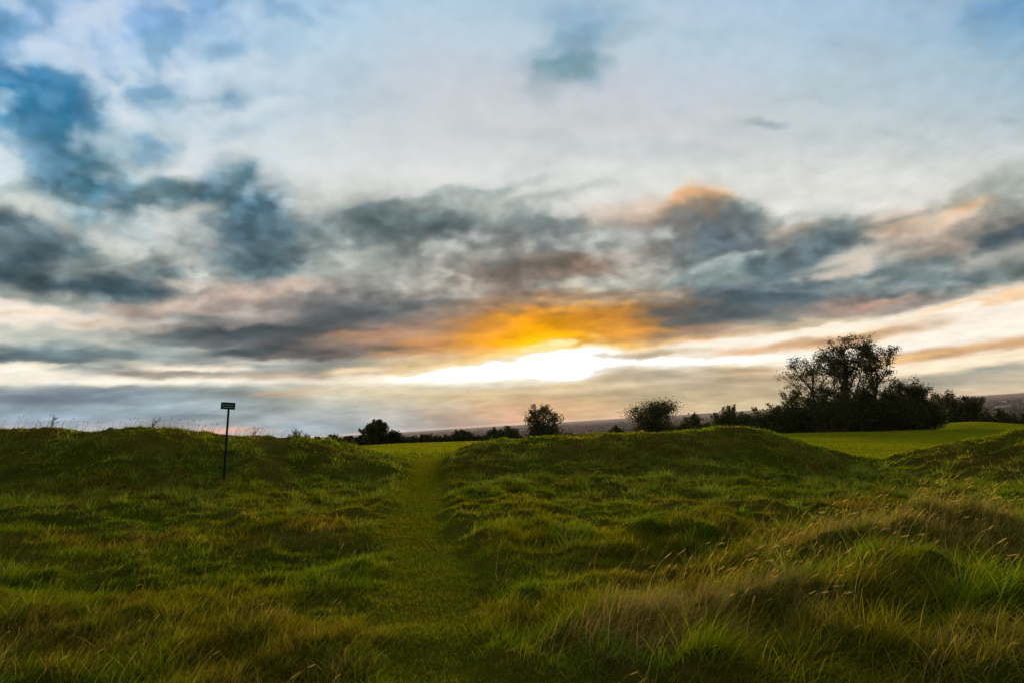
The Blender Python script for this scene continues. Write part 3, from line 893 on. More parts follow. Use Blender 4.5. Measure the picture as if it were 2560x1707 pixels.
def stalks(name, pts, Ls, bend, label, width=.004, dcol=STRAW, head=True, dirs=None):
    """thin flowering stems with narrow seed heads made of small spikelets"""
    n = len(pts); wd = rng.normal(.15, .35, n) if dirs is None else dirs
    dx, dy = np.cos(wd), np.sin(wd)
    V = []; F = []; C = []; seg = 6; nv = 0
    for i in range(n):
        L = Ls[i]; b = bend[i]; p = np.array(pts[i], float); c = dcol*(.6+.6*rng.random())
        q = [p-np.array([0, 0, .03])]
        for s in range(seg):
            a = b*(.15+1.0*((s+1)/seg)**1.4)
            p = p+np.array([dx[i]*math.sin(a), dy[i]*math.sin(a), math.cos(a)])*(L/seg); q.append(p)
        w = width[i] if hasattr(width, '__len__') else width
        for s, pt in enumerate(q):
            ww = w*(1-.5*s/seg); V += [pt-[ww/2, 0, 0], pt+[ww/2, 0, 0]]; C += [c, c]
        for s in range(seg): F.append([nv+2*s, nv+2*s+1, nv+2*s+3, nv+2*s+2])
        nv += 2*(seg+1)
        if head:
            tip = q[-1]; pre = q[-2]; d = (tip-pre)/np.linalg.norm(tip-pre); hl = L*.16
            for k in range(9):
                t0 = tip-d*hl*(k/9.); sgn = 1 if k % 2 else -1
                side = np.array([d[2], 0, -d[0]])*sgn; sp = w*(.8+.9*math.sin(PI*(k+1)/10))
                a_ = t0; b_ = t0+d*hl*.12+side*sp; c_ = t0+d*hl*.26+side*sp*.5; e_ = t0+d*hl*.16+np.array([0, w, 0])
                V += [a_, b_, c_, e_]; C += [c*1.1]*4; F.append([nv, nv+1, nv+2, nv+3]); nv += 4
    o = mesh_obj(name, np.array(V), np.array(F).ravel(), np.full(len(F), 4), M_STRAW, colors=np.array(C))
    tag(o, label, 'grass', kind='stuff'); return o
# seed heads on the crest of the left bank, against the sky
n = 300; X = rng.random(n)*1000-250; X = X+40*np.sin(X/37); pts = []
for xx in X:
    th = math.atan2(*(ray(xx, 985)[:2])); D = float(np.interp(th, _t, CRR))+rng.normal(0, .5)
    a = math.sin(th)*D; b_ = math.cos(th)*D; pts.append((a, b_, float(H(a, b_))))
cl_ = np.interp(X, [0, 300, 420, 520, 700], [1, 1, 1, .8, .6])
stalks('seeding_grass', pts, (.16+.28*rng.random(n)**1.8)*cl_, .2+.8*rng.random(n), 'thin seeding grass stalks along the crest of the left bank', width=.008, dcol=np.array([.10, .075, .04]))
# golden stems on the right
def cloud_of(n, cx, cy, sx, sy): return np.stack([rng.normal(cx, sx, n), rng.normal(cy, sy, n)], -1)
Q = np.vstack([cloud_of(290, 5.2, 7.8, 1.2, .5), cloud_of(90, 3.6, 7.2, .8, .4), cloud_of(90, 2.4, 6.6, .6, .5), cloud_of(60, 4.0, 5.0, 1.2, .7), cloud_of(60, 1.6, 5.4, .5, .3)])
stalks('seeding_grass', [(a, b, float(H(a, b))) for a, b in Q], (.17+.32*rng.random(len(Q))**1.8), .75+.55*rng.random(len(Q)), 'golden seeding stems leaning over the hummock on the right', width=.0030, dcol=np.array([.58, .39, .12]))
Q = np.vstack([np.stack(scatter(150, 2.8, 9, -42, 42), -1)]); k = path_mask(Q[:, 0], Q[:, 1]) < .3; Q = Q[k]
stalks('seeding_grass', [(a, b, float(H(a, b))) for a, b in Q], .20+.25*rng.random(len(Q)), .3+.9*rng.random(len(Q)), 'scattered dry stems standing in the near turf', width=.0026, dcol=STRAW*.9)
# straw thatch: the golden dead-grass patch on the near hummock and on the left
def thatch(cx, cy, sx, sy, n, Lm, label, wind=.9, colr=STRAW):
    q = cloud_of(n, cx, cy, sx, sy); x, y = q[:, 0], q[:, 1]
    a = rng.normal(0, .7, n); dx, dy = np.cos(a)*wind, np.sin(a); nn = np.hypot(dx, dy); 
    C = (colr*(1-.5*rng.random((n, 1)))); g = rng.random(n) < .35; C[g] = OLIVE
    o = blade_mesh('dry_grass', np.stack([x, y, H(x, y)], -1), Lm*(.5+rng.random(n)), dx/nn, dy/nn, np.clip(rng.normal(1.15, .40, n), .1, 1.8), .0022+.00035*y+0*x, C, M_STRAW, 4)
    tag(o, label, 'grass', kind='stuff')
GOLD = np.array([.66, .42, .10])
thatch(.98, 4.95, .34, .24, 6500, .17, 'straw coloured dead grass on the near hummock beside the path', colr=GOLD)
thatch(1.5, 5.3, .45, .22, 3000, .15, 'thinner dead grass on the back of the near hummock', colr=STRAW)
thatch(5.0, 7.4, 1.5, .45, 8000, .17, 'golden dry grass crowning the right hummock', colr=GOLD*.9)
thatch(3.2, 6.5, 1.0, .35, 4500, .14, 'dry grass running down from the right hummock', colr=GOLD*.8)
thatch(2.4, 4.0, .4, .22, 1500, .15, 'brown dead grass in the hollow of the near hummock', colr=BROWN*1.2)
thatch(-3.9, 5.9, .85, .35, 4200, .13, 'pale dead grass patch at the lower left', colr=GOLD*.8)
# ---------------------------------------------------------------- trees and bushes
def leaf_mat(name, c, trans=.3):
    m, t = new_mat(name)
    out = t.n('ShaderNodeOutputMaterial'); b = t.n('ShaderNodeBsdfPrincipled')
    b.inputs['Roughness'].default_value = .6; b.inputs['Specular IOR Level'].default_value = .2
    at = t.n('ShaderNodeAttribute', attribute_name='tint'); t.l(at.outputs['Color'], b.inputs['Base Color'])
    tr = t.n('ShaderNodeBsdfTranslucent'); t.l(t.mix(1., at.outputs['Color'], (1.3, 1.1, .6), 'MULTIPLY'), tr.inputs[0])
    mx = t.n('ShaderNodeMixShader'); mx.inputs[0].default_value = trans
    t.l(b.outputs[0], mx.inputs[1]); t.l(tr.outputs[0], mx.inputs[2]); t.l(mx.outputs[0], out.inputs[0])
    return m
M_LEAF = leaf_mat('leaf', None, .30)
M_BARK, t = new_mat('bark')
out = t.n('ShaderNodeOutputMaterial'); b = t.n('ShaderNodeBsdfPrincipled'); b.inputs['Roughness'].default_value = .9
tc = t.n('ShaderNodeTexCoord'); nn_ = t.noise(tc.outputs['Object'], 6, 4, .6)
t.l(t.mix(nn_.outputs[0], (.03, .024, .018), (.085, .07, .052)), b.inputs['Base Color']); t.l(b.outputs[0], out.inputs[0])

def tubes(paths, sides=5):
    """paths: list of (points, radii) -> one tapered tube each, joined"""
    V = []; F = []; nv = 0
    for pts, rad in paths:
        pts = np.array(pts); n = len(pts)
        for i in range(n):
            d = pts[min(i+1, n-1)]-pts[max(i-1, 0)]; d = d/(np.linalg.norm(d)+1e-9)
            a = np.cross(d, [0.3, 1, .1]); a /= np.linalg.norm(a); b_ = np.cross(d, a)
            for k in range(sides):
                q = 2*PI*k/sides; V.append(pts[i]+(a*math.cos(q)+b_*math.sin(q))*rad[i])
        for i in range(n-1):
            for k in range(sides):
                k2 = (k+1) % sides; F.append((nv+i*sides+k, nv+i*sides+k2, nv+(i+1)*sides+k2, nv+(i+1)*sides+k))
        nv += n*sides
    return np.array(V), np.array(F)
def limb(p, d, L, r0, r1, n=6, wob=.12, up=.15, rr=random):
    pts = [np.array(p, float)]; rads = [r0]; d = np.array(d, float); d /= np.linalg.norm(d)
    for i in range(n):
        d = d+np.array([rr.gauss(0, wob), rr.gauss(0, wob), rr.gauss(0, wob*.6)+up*.3]); d /= np.linalg.norm(d)
        pts.append(pts[-1]+d*L/n); rads.append(r0+(r1-r0)*(i+1)/n)
    return pts, rads
def leaves(centres, sizes, tints):
    n = len(centres); c = np.asarray(centres, float); s = np.asarray(sizes)[:, None]
    a = rng.normal(size=(n, 3)); a /= np.linalg.norm(a, axis=1, keepdims=True)
    b_ = np.cross(a, rng.normal(size=(n, 3))); b_ /= np.linalg.norm(b_, axis=1, keepdims=True)
    V = np.stack([c-a*s, c-b_*s*.45, c+a*s, c+b_*s*.45], 1).reshape(-1, 3)
    F = np.arange(4*n); return V, F, np.repeat(tints, 4, axis=0)
def finish(name, base, wood, lc, ls, lt, label, cat, group, crown='crown', trunk='trunk'):
    root = empty(name, base); tag(root, label, cat, group)
    V, F = tubes(wood); mesh_obj(trunk, V, F.ravel(), np.full(len(F), 4), M_BARK, root, smooth_=True)
    if len(lc):
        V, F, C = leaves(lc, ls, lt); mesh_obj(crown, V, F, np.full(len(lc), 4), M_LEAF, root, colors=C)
    return root
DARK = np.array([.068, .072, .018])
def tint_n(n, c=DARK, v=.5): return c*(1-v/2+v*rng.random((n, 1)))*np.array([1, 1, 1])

def open_tree(base, h, w, label, seed, nlimb=6, leafn=5000, lean=0., bare=.0, start=.22, spread=.5, lsize=.14, droop=.0, c=DARK, clump=.42, name='tree', group=None, nseg3=5):
    """upright tree with visible limbs and separate leaf clumps; w is the crown's full width"""
    rr = random.Random(seed); wood = []; tips = []
    tr = h*.020+.05
    main = limb((0, 0, 0), (lean*.6, 0, 1), h*.80, tr, tr*.25, 9, .07, .3, rr); wood.append(main)
    def fit(p):   # crown envelope
        z = p[2]/h; half = w/2*math.sqrt(max(0.03, 1-((z-.60)/.46)**2)); cx = lean*p[2]
        return math.hypot(p[0]-cx, p[1])/half if z < 1.02 else 9
    for i in range(nlimb):
        f = start+(.92-start)*(i+.3*rr.random())/nlimb; k = min(int(f*.99*9), 8)
        p0 = main[0][k]+(main[0][k+1]-main[0][k])*(f*9-k if f*9-k < 1 else .5)
        an = i*2.4+rr.random(); el = spread*(1.15-.5*f)
        d = (math.cos(an)*el, math.sin(an)*el*.8, .85)
        L = h*(.62-.40*f)*(.8+.4*rr.random())+w*.12
        lb = limb(p0, d, L, tr*(.62-.35*f), tr*.10, 6, .13, .35, rr); wood.append(lb)
        for j in range(nseg3):
            q = 1+int(rr.random()*5); d2 = lb[0][min(q+1, 6)]-lb[0][q]; d2 = d2/np.linalg.norm(d2)
            sd_ = np.array([rr.gauss(0, .6), rr.gauss(0, .6), rr.gauss(.25, .3)-droop])
            l2 = limb(lb[0][q], d2+sd_, L*(.30+.25*rr.random()), tr*.16, tr*.04, 5, .18, .2, rr); wood.append(l2)
            for m_ in range(4):
                q2 = 1+int(rr.random()*4); d3 = l2[0][q2+1 if q2 < 5 else q2]-l2[0][q2-1]
                l3 = limb(l2[0][q2], d3/np.linalg.norm(d3)+np.array([rr.gauss(0, .7), rr.gauss(0, .7), rr.gauss(.1, .5)]), L*.14+.2, tr*.06, tr*.025, 3, .2, .1, rr)
                wood.append(l3); tips.append(l3[0][-1]); tips.append(l3[0][-2])
            tips.append(l2[0][-1])
        tips.append(lb[0][-1])
    tips += [main[0][-1], main[0][-2]]
    tips = [p for p in tips if rr.random() > bare]
    tips = np.array(tips); n = leafn; 
    wt = rng.random(len(tips))**1.2+.15; idx = rng.choice(len(tips), n, p=wt/wt.sum())
    cc = tips[idx]+rng.normal(0, clump, (n, 3))*np.array([1, 1, .75])
    # scale crown to the wanted height and width
    allz = max(p[0][-1][2] for p in wood); top = max(np.quantile(cc[:, 2], .995), .1); kz = h/top
    hw = (np.quantile(cc[:, 0], .985)-np.quantile(cc[:, 0], .015)); kx = w/max(hw, .1)
    S = np.array([kx, kx, kz]); cc = cc*S
    wood = [([q*S for q in pts], rad) for pts, rad in wood]
    return finish(name, base, wood, cc, lsize*(.6+.8*rng.random(n)), tint_n(n, c), label, 'tree', group)

def bush(base, h, w, label, seed, leafn=2500, lsize=.16, depth=None, c=DARK, name='bush', cat='bush', group='hedgerow bushes beyond the field', rough=.35, kind='round', spiky=.0):
    """dense bush or small tree: leaf-covered lobes on several stems"""
    rr = random.Random(seed); depth = depth or w*.8; wood = []; g = np.random.default_rng(seed)
    nl = max(7, int(w/h*9)) if kind != 'ball' else 26; lobes = []
    for i in range(nl):
        fx = (i+.5)/nl*2-1+rr.gauss(0, .12); env = math.sqrt(max(.05, 1-abs(fx)**2.4))
        if kind == 'low': env = .75+.25*rr.random()
        zt = h*env*(.62+.38*rr.random()); s = h*(.19+.13*rr.random())
        if kind == 'ball': fx = rr.uniform(-1, 1); q_ = rr.uniform(-.5, 1)*math.sqrt(max(0, 1-fx*fx)); lobes.append((fx*w/2*.72, rr.gauss(0, w*.16), h*(.58+.34*q_*.8), w*.17, h*.15)); lobes.append((fx*w/2*.55, rr.gauss(0, w*.15), h*.25, w*.2, h*.22)); continue
        lobes.append((fx*w/2*.88, rr.gauss(0, depth*.22), zt-s*.9, s*1.25, s))
        lobes.append((fx*w/2*.8, rr.gauss(0, depth*.25), zt*.5, s*1.5, h*.30))
    lobes.append((0, 0, h*.80, h*.17, h*.17)); 
    lb = np.array(lobes); vol = lb[:, 3]**2*lb[:, 4]; idx = g.choice(len(lb), leafn, p=vol**.7/(vol**.7).sum())
    u = g.normal(size=(leafn, 3)); u /= np.linalg.norm(u, axis=1, keepdims=True); rad = g.random((leafn, 1))**.40*(1+rough*g.normal(0, .35, (leafn, 1)))
    cc = lb[idx][:, :3]+u*rad*np.stack([lb[idx, 3], lb[idx, 3], lb[idx, 4]], -1)
    # sprays that break the outline
    ns = int(18+spiky*30)
    for i in range(ns):
        l_ = lb[rr.randrange(len(lb))]; a = rr.random()*PI; d = np.array([math.cos(a)*.9, rr.gauss(0, .4), abs(math.sin(a))+.3]); d /= np.linalg.norm(d)
        p0 = l_[:3]+d*np.array([l_[3], l_[3], l_[4]])*.6; L = h*(.06+.09*rr.random()*(1+spiky))
        tw = limb(p0, d, L+l_[4]*.4, .03*h/4, .008, 4, .12, .1, rr)
        m_ = max(12, leafn//90); t_ = g.random((m_, 1)); pts = np.array(tw[0]); k = (t_[:, 0]*3.99).astype(int)
        cc = np.vstack([cc, pts[k]*(1-(t_*3.99-k[:, None]))+pts[k+1]*(t_*3.99-k[:, None])+g.normal(0, .035*h, (m_, 3))])
    cc[:, 2] = np.abs(cc[:, 2]); n = len(cc)
    for i in range(5):
        an = rr.random()*6.28; wood.append(limb((rr.gauss(0, w*.05), 0, -.1), (math.cos(an)*.5, math.sin(an)*.4, 1), h*.75, .018*h+.02, .02, 5, .12, .2, rr))
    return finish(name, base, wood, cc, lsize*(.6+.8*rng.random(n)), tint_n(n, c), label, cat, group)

def at_far(X, Ytop, d):
    """foot on the ground and height so that the top is seen at (X, Ytop) from the path"""
    p = P(X, Ytop, d); z = float(H(p[0], p[1])); return (p[0], p[1], z-.05), p[2]-z
mpv = lambda d: d/1568.
def B(X, Yt, wv, d, label, seed, **k):
    b_, h = at_far(X, Yt, d); h = max(h, .6); w = wv*mpv(d)
    if k.pop('tree', False): return open_tree(b_, h, w, label, seed, **k)
    if d > 130: k.setdefault('lsize', .21)
    k.setdefault('leafn', int(np.clip(w*h*260, 2200, 12000)))
    return bush(b_, h, w, label, seed, **k)
HB = 'hedgerow bushes beyond the field'
# left hedge line (behind the gap), from left to right
B(728, 1001, 26, 84, 'leftmost and smallest dark bush showing above the left bank', 1)
B(763, 994, 44, 84, 'low rounded bush left of the group before the round tree', 2)
B(802, 999, 36, 84, 'low dark bush in the hedge just left of the round tree', 3)
B(829, 998, 30, 85, 'low bush touching the left side of the round tree', 4)
b_, h = at_far(862, 966, 85)
bush(b_, h, 3.7, 'compact round topped dark tree above the left end of the hedge', 5, leafn=7000, kind='ball', name='round_tree', cat='tree', group=None)
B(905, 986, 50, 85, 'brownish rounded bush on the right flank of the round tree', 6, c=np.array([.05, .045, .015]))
B(938, 999, 34, 86, 'low hedge bush right of the brownish bush', 7, kind='low')
B(985, 995, 56, 87, 'loose spreading bush in the middle of the left hedge', 8, kind='low', spiky=.6)
B(1022, 998, 36, 87, 'low dark bush in the hedge left of the wide peaked bush', 9, kind='low')
B(1060, 984, 62, 88, 'wide peaked bush above the middle of the bright field gap', 10, spiky=.5)
B(1098, 999, 34, 88, 'low bush between the peaked bush and the greener bush', 11, kind='low')
B(1133, 981, 52, 89, 'greener rounded bush at the left end of the right bank', 12, c=np.array([.05, .075, .015]))
B(1166, 976, 54, 89, 'dark bush with sprigs overlapping the greener bush on its right', 13, spiky=.7)
b_, h = at_far(1245, 930, 92)
bush(b_, h, 5.9, 'lone round crowned tree standing above the middle of the right bank', 23, leafn=6200, lsize=.14, kind='ball', rough=.5, name='round_tree', cat='tree', group=None)
bush((b_[0]-.4, b_[1]-.5, b_[2]), h*.30, 4.0, 'dense undergrowth at the foot of the lone tree', 15, leafn=2600)
B(1310, 990, 60, 95, 'low scrub to the right of the lone round crowned tree', 16, kind='low')
B(1415, 974, 32, 95, 'small bush standing alone left of the wide airy tree', 17)
b_, h = at_far(1497, 918, 96)
open_tree(b_, h, 6.5, 'wide airy tree with thin upper twigs above the right bank', 31, nlimb=12, leafn=8500, spread=.8, start=.08, lsize=.12, clump=.55, nseg3=7)
bush((b_[0], b_[1]-.8, b_[2]), h*.62, 6.6, 'dense bush around the foot of the wide airy tree', 18, leafn=4200)
B(1555, 972, 60, 97, 'low bush right of the wide airy tree', 19, kind='low')
B(1590, 952, 44, 98, 'small pointed tree between the airy tree and the broad thicket', 20, spiky=.8)
B(1625, 962, 56, 99, 'low bush between the pointed tree and the broad thicket', 21, kind='low')
B(1682, 934, 100, 100, 'broad rounded thicket behind the highest part of the right bank', 22, spiky=.6)
B(1735, 936, 54, 104, 'small bushy tree peeping behind the broad thicket', 24)
B(1778, 924, 80, 104, 'hedge bush where the thicket starts to rise to the tall trees', 25)
B(1828, 900, 90, 105, 'dark thicket under the leaning bare branched tree', 26)
B(1880, 888, 100, 106, 'dense undergrowth left of the tallest tree', 27)
B(1935, 882, 100, 107, 'dense undergrowth right below the tallest tree', 28)
B(1990, 892, 90, 107, 'dark bush at the foot of the forked tree', 29)
B(2040, 886, 90, 107, 'dark bush between the forked tree and the pointed leafy tree', 30)
B(2070, 866, 84, 108, 'pointed leafy tree on the right flank of the tall group', 32, name='tree', cat='tree', group=None, spiky=.8, kind='ball', leafn=11000)
B(2110, 894, 66, 107, 'bushy tree closing the right end of the tall group', 33, spiky=.8)
B(2135, 928, 50, 106, 'lowest bush at the right end of the tall group', 34)
b_, h = at_far(1858, 813, 108)
open_tree(b_, h, 8.2, 'leaning tree with bare outer branches at the left of the tall group', 41, nlimb=9, leafn=6500, lean=-.06, spread=.95, start=.2, lsize=.13, clump=.30, bare=.35, nseg3=7)
b_, h = at_far(1925, 776, 109)
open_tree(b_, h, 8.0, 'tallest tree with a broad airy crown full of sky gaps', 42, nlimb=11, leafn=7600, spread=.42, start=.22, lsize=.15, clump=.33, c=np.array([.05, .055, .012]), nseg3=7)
b_, h = at_far(1984, 779, 110)
open_tree(b_, h, 7.3, 'forked tree with a clear trunk right of the tallest tree', 43, nlimb=9, leafn=6600, spread=.62, start=.34, lsize=.15, clump=.33, c=np.array([.05, .055, .012]), lean=.03, nseg3=6)
# behind, right end
b_, h = at_far(2165, 904, 140)
bush(b_, h, 6.6, 'leafy tree with a ragged top right of the tall group', 51, leafn=9000, lsize=.2, name='tree', cat='tree', group=None, spiky=.6)
b_, h = at_far(2212, 903, 140)
bush(b_, h, 7.0, 'round topped dark tree at the right end of the pair', 52, leafn=10000, lsize=.2, kind='ball', name='tree', cat='tree', group=None)
B(2258, 938, 40, 142, 'bush at the right foot of the round topped dark tree', 53)
B(2295, 940, 70, 142, 'low dark hedge bush near the right edge', 54, kind='low')
B(2345, 950, 60, 142, 'hedge bush cut by the right edge of the view', 55, kind='low')
B(2400, 952, 70, 142, 'hedge bush just beyond the right edge', 56, kind='low')

# leafless weeds on the crest of the left bank
def weed(X, d, h, n, label, seed):
    p = P(X, 1000, d); z = float(H(p[0], p[1])); rr = random.Random(seed); wood = []; lc = []
    for i in range(n):
        fx = (i+.5)/n*2-1
        l_ = limb((fx*.03, rr.gauss(0, .03), -.03), (fx*.55+rr.gauss(0, .15), rr.gauss(0, .3), 1), h*(.6+.4*rr.random())*(1-.3*abs(fx)), .009, .004, 5, .08, .1, rr); wood.append(l_)
        for k in range(7):
            q = l_[0][rr.randrange(2, 6)]; lc.append(q+np.array([rr.gauss(0, .015), 0, rr.gauss(0, .02)]))
            if k < 3: wood.append(limb(q, (rr.gauss(0, .5), rr.gauss(0, .5), 1), h*.16, .005, .002, 3, .1, .1, rr))
    root = empty('weed', (p[0], p[1], z)); tag(root, label, 'plant', 'tall weeds on the bank crest')
    V, F = tubes(wood, 4); mesh_obj('stem', V, F.ravel(), np.full(len(F), 4), M_BARK, root)
    n = len(lc); V, F, C = leaves(lc, .018+.014*rng.random(n), tint_n(n, BROWN*.8)); mesh_obj('foliage', V, F, np.full(n, 4), M_LEAF, root, colors=C)
weed(682, 22.6, .40, 15, 'tallest clump of dark dead stems on the left bank crest', 1)
weed(706, 22.8, .26, 9, 'shorter dead stems just right of the tallest weed clump', 2)
weed(664, 22.5, .22, 8, 'sparse dead stems just left of the tallest weed clump', 3)
weed(724, 23.2, .16, 7, 'lowest weed at the right end of the weed row', 4)

# ---------------------------------------------------------------- sign on a leaning post
def box(cx, cy, cz, sx, sy, sz, bev=.004):
    import bmesh
    bm = bmesh.new(); bmesh.ops.create_cube(bm, size=1)
    bmesh.ops.scale(bm, vec=(sx, sy, sz), verts=bm.verts); bmesh.ops.translate(bm, vec=(cx, cy, cz), verts=bm.verts)
    bmesh.ops.bevel(bm, geom=bm.edges[:], offset=bev, segments=2, affect='EDGES'); return bm
def bm_obj(name, bms, mat, parent):
    import bmesh
    me = bpy.data.meshes.new(name); tot = bmesh.new()
    for b0 in bms:
        tmp = bpy.data.meshes.new('tmp'); b0.to_mesh(tmp); tot.from_mesh(tmp); bpy.data.meshes.remove(tmp); b0.free()
    tot.to_mesh(me); tot.free(); me.materials.append(mat)
    o = bpy.data.objects.new(name, me); col.objects.link(o); o.parent = parent; return o
def paint_mat(name, c, rough=.5):
    m, t = new_mat(name); out = t.n('ShaderNodeOutputMaterial'); b = t.n('ShaderNodeBsdfPrincipled'); t.l(b.outputs[0], out.inputs[0])
    tc = t.n('ShaderNodeTexCoord'); nz = t.noise(tc.outputs['Object'], 14, 5, .65)
    t.l(t.mix(nz.outputs[0], tuple(v*.6 for v in c), tuple(v*1.4 for v in c)), b.inputs['Base Color'])
    t.l(t.mr(nz.outputs[0], .3, .7, rough-.12, rough+.2), b.inputs['Roughness']); b.inputs['Specular IOR Level'].default_value = .12; return m
foot = hit(512, 1101, 12, 30); topp = P(524.5, 923, foot[1])
root = empty('signpost', foot); tag(root, 'small dark green nameplate on a thin leaning post before the left bank', 'sign')
ax = Vector(topp-foot); Lp = ax.length; root.rotation_euler = ax.to_track_quat('Z', 'Y').to_euler()
q = ax.normalized(); ydir = Vector((0.18, 1, 0)); xdir = ydir.cross(q).normalized(); ydir = q.cross(xdir)
root.rotation_euler = Matrix((xdir, ydir, q)).transposed().to_euler()
d_ = foot[1]; PW, PH = 36*d_/1568, 16*d_/1568
M_POST = paint_mat('post_paint', (.012, .020, .016)); M_PLATE = paint_mat('plate_paint', (.008, .030, .018), .45); M_TXT = paint_mat('letter_paint', (.34, .48, .36))
bm_obj('post', [box(0, .03, (Lp-PH*.9)/2-.1, .040, .040, Lp-PH*.9+.2)], M_POST, root)
pl = bm_obj('plate', [box(0, 0, Lp-PH/2, PW, .014, PH, .003)], M_PLATE, root); pl.rotation_euler = (0, R(1.6), 0)
pl.location = Vector((0, 0, Lp))-Matrix.Rotation(R(1.6), 3, 'Y') @ Vector((0, 0, Lp))
fr = [box(0, -.0075, Lp-.005, PW-.002, .004, .006, .001), box(0, -.0075, Lp-PH+.005, PW-.002, .004, .006, .001), box(-PW/2+.005, -.0075, Lp-PH/2, .006, .004, PW*.0+PH-.016, .001), box(PW/2-.005, -.0075, Lp-PH/2, .006, .004, PH-.016, .001)]
bm_obj('rim', fr, M_POST, pl)
bm_obj('bracket', [box(0, .032, Lp-PH*.55, .055, .05, .03, .003)], M_POST, root)
def text(body, w, zc):
    cu = bpy.data.curves.new('t', 'FONT'); cu.body = body; cu.align_x = 'CENTER'; cu.align_y = 'CENTER'; cu.size = 1; cu.extrude = 0; cu.offset = .012
    o = bpy.data.objects.new('t', cu); col.objects.link(o); bpy.context.view_layer.update()
    me = bpy.data.meshes.new_from_object(o.evaluated_get(bpy.context.evaluated_depsgraph_get())); bpy.data.objects.remove(o)
    co = np.empty(len(me.vertices)*3, np.float32); me.vertices.foreach_get('co', co); co = co.reshape(-1, 3)
    s = w/(co[:, 0].max()-co[:, 0].min()); cx = (co[:, 0].max()+co[:, 0].min())/2; cy = (co[:, 1].max()+co[:, 1].min())/2
    new = np.stack([(co[:, 0]-cx)*s, np.full(len(co), -.0085), (co[:, 1]-cy)*s*1.15+zc], -1); me.vertices.foreach_set('co', new.astype(np.float32).ravel())
    me.materials.append(M_TXT); me.update(); me.name = 'lettering'
    o = bpy.data.objects.new('lettering', me); col.objects.link(o); o.parent = pl
text('Teach Miodhchuarta', PW*.83, Lp-PH*.34); text('Banqueting Hall', PW*.68, Lp-PH*.70)

# ---------------------------------------------------------------- far plain: woods, hedgerows, farm buildings
M_WOOD, t = new_mat('far_foliage'); out = t.n('ShaderNodeOutputMaterial'); b = t.n('ShaderNodeBsdfDiffuse'); t.l(t.n('ShaderNodeAttribute', attribute_name='tint').outputs['Color'], b.inputs[0]); t.l(b.outputs[0], out.inputs[0])
def woodland():
    pts = []; g = np.random.default_rng(5)
    for _ in range(2200):
        r = math.exp(g.uniform(math.log(1100), math.log(12000))); a = math.radians(g.uniform(-42, 46))
        cx, cy = r*math.sin(a), r*math.cos(a); an = g.choice([0.2, 1.77])+g.normal(0, .25); L = g.uniform(120, 420)*(1+r/6000); st = 9+r/260.
        nn = int(L/st)
        for i in range(nn):
            if g.random() < .15: continue
            t_ = (i/nn-.5)*L; s = g.uniform(.6, 1.5)*(3.5+r/2500); pts.append((cx+math.cos(an)*t_+g.normal(0, 4), cy+math.sin(an)*t_+g.normal(0, 4), s, g.uniform(1.2, 2.4)*s))
    for _ in range(110):
        r = math.exp(g.uniform(math.log(1500), math.log(10000))); a = math.radians(g.uniform(-42, 46)); cx, cy = r*math.sin(a), r*math.cos(a)
        for i in range(45): s = g.uniform(.8, 1.7)*(4.5+r/2500); pts.append((cx+g.normal(0, 60+r*.03), cy+g.normal(0, 30+r*.02), s, g.uniform(1.2, 2.2)*s))
    p = np.array(pts); n = len(p); z = H(p[:, 0], p[:, 1])
    # rough domes: two rings and a top, jittered
    K = 7; V = []; 
    for ring, (rf, zf) in enumerate([(1, -.2), (.95, .55), (.5, .95)]):
        for k in range(K):
            q = 2*PI*k/K; j = g.uniform(.7, 1.25, n)
            V.append(np.stack([p[:, 0]+math.cos(q)*p[:, 3]*rf*j, p[:, 1]+math.sin(q)*p[:, 3]*rf*j, z+p[:, 2]*zf*g.uniform(.85, 1.15, n)*1.3], -1))
    V.append(np.stack([p[:, 0], p[:, 1], z+p[:, 2]*1.4], -1)); V = np.stack(V, 1); M = 3*K+1
    F4 = []; 
    for ring in range(2):
        for k in range(K): F4.append((ring*K+k, ring*K+(k+1) % K, (ring+1)*K+(k+1) % K, (ring+1)*K+k))
    F3 = [(2*K+k, 2*K+(k+1) % K, 3*K) for k in range(K)]
    b0 = (np.arange(n)*M)[:, None, None]; f4 = (b0+np.array(F4)[None]).reshape(-1); f3 = (b0+np.array(F3)[None]).reshape(-1)
    C = np.repeat(np.array([.016, .018, .010])*g.uniform(.5, 1.6, (n, 1)), M, axis=0)
    o = mesh_obj('woodland', V.reshape(-1, 3), np.concatenate([f4, f3]), np.concatenate([np.full(len(f4)//4, 4), np.full(len(f3)//3, 3)]), M_WOOD, colors=C)
    tag(o, 'distant woods and hedgerows spread over the plain', 'woodland', kind='stuff')
woodland()
M_WALL = paint_mat('render_wall', (.55, .53, .48), .8); M_ROOF = paint_mat('sheet_roof', (.42, .42, .42), .6); M_DOOR = paint_mat('barn_door', (.08, .07, .06), .7)
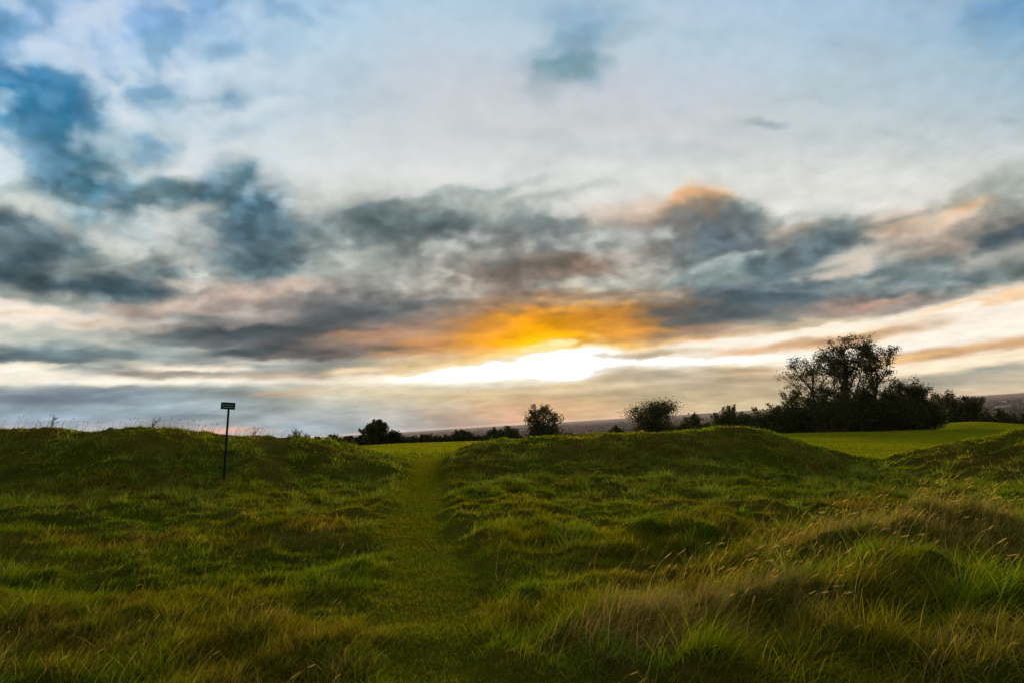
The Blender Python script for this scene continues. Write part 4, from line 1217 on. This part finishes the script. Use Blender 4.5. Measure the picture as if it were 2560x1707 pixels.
def barn(X, Y, d, w, dp, h, label, rot):
    import bmesh
    p = P(X, Y, d); z = float(H(p[0], p[1])); root = empty('farm_building', (p[0], p[1], z)); root.rotation_euler = (0, 0, rot); tag(root, label, 'building', 'farm buildings on the plain')
    bm_obj('wall', [box(0, 0, h/2-1, w, dp, h+2, .05)], M_WALL, root)
    V = [(-w/2-.5, -dp/2-.5, h), (w/2+.5, -dp/2-.5, h), (w/2+.5, dp/2+.5, h), (-w/2-.5, dp/2+.5, h), (-w/2-.5, 0, h+dp*.22), (w/2+.5, 0, h+dp*.22)]
    mesh_obj('roof', V, [0, 1, 5, 4, 2, 3, 4, 5, 3, 0, 4, 1, 2, 5, 0, 3, 2, 1], [4, 4, 3, 3, 4], M_ROOF, root)
    bm_obj('door', [box(w*.2, -dp/2-.08, h*.35, w*.14, .12, h*.7, .02)], M_DOOR, root)
barn(2309, 931, 4300, 62, 24, 9, 'pale long farm shed far off on the plain at the right', .1)
barn(2292, 932, 4350, 30, 18, 8, 'small pale shed left of the long farm shed on the plain', .1)
barn(2334, 930, 4250, 34, 16, 7, 'low pale shed right of the long farm shed on the plain', .15)
barn(2303, 918, 6200, 50, 22, 9, 'faint pale farmhouse beyond the long farm shed', 0.)
barn(1327, 996, 3400, 42, 20, 8, 'pale farm building on the plain right of the lone tree', .1)
barn(1352, 996, 3450, 26, 16, 7, 'smaller pale farm building on the plain right of the lone tree', .1)
barn(1085, 978, 5200, 50, 20, 9, 'tiny pale building on the plain above the left hedge', .1)

# ---------------------------------------------------------------- air
HAZE = True
if HAZE:
    me = bpy.data.meshes.new('haze'); z0, z1 = -150., 17.; a = 30000.
    V = [(-a, -a, z0), (a, -a, z0), (a, a, z0), (-a, a, z0), (-a, -a, z1), (a, -a, z1), (a, a, z1), (-a, a, z1)]
    me.from_pydata(V, [], [(0, 3, 2, 1), (4, 5, 6, 7), (0, 1, 5, 4), (1, 2, 6, 5), (2, 3, 7, 6), (3, 0, 4, 7)])
    m, t = new_mat('haze'); out = t.n('ShaderNodeOutputMaterial'); v = t.n('ShaderNodeVolumePrincipled'); t.l(v.outputs[0], out.inputs['Volume'])
    v.inputs['Color'].default_value = (.88, .76, .78, 1); v.inputs['Density'].default_value = 1.9e-5; v.inputs['Anisotropy'].default_value = .3
    me.materials.append(m); o = bpy.data.objects.new('haze', me); col.objects.link(o); tag(o, kind='stuff')

scene.render.engine = 'CYCLES'; scene.cycles.use_denoising = True; scene.cycles.denoiser = 'OPENIMAGEDENOISE'; scene.cycles.denoising_input_passes = 'RGB_ALBEDO_NORMAL'; scene.cycles.denoising_prefilter = 'NONE'; scene.cycles.sample_clamp_indirect = 3
vs = scene.view_settings; vs.view_transform = 'Standard'; vs.look = 'None'; vs.exposure = 0; vs.gamma = 1; vs.use_curve_mapping = False
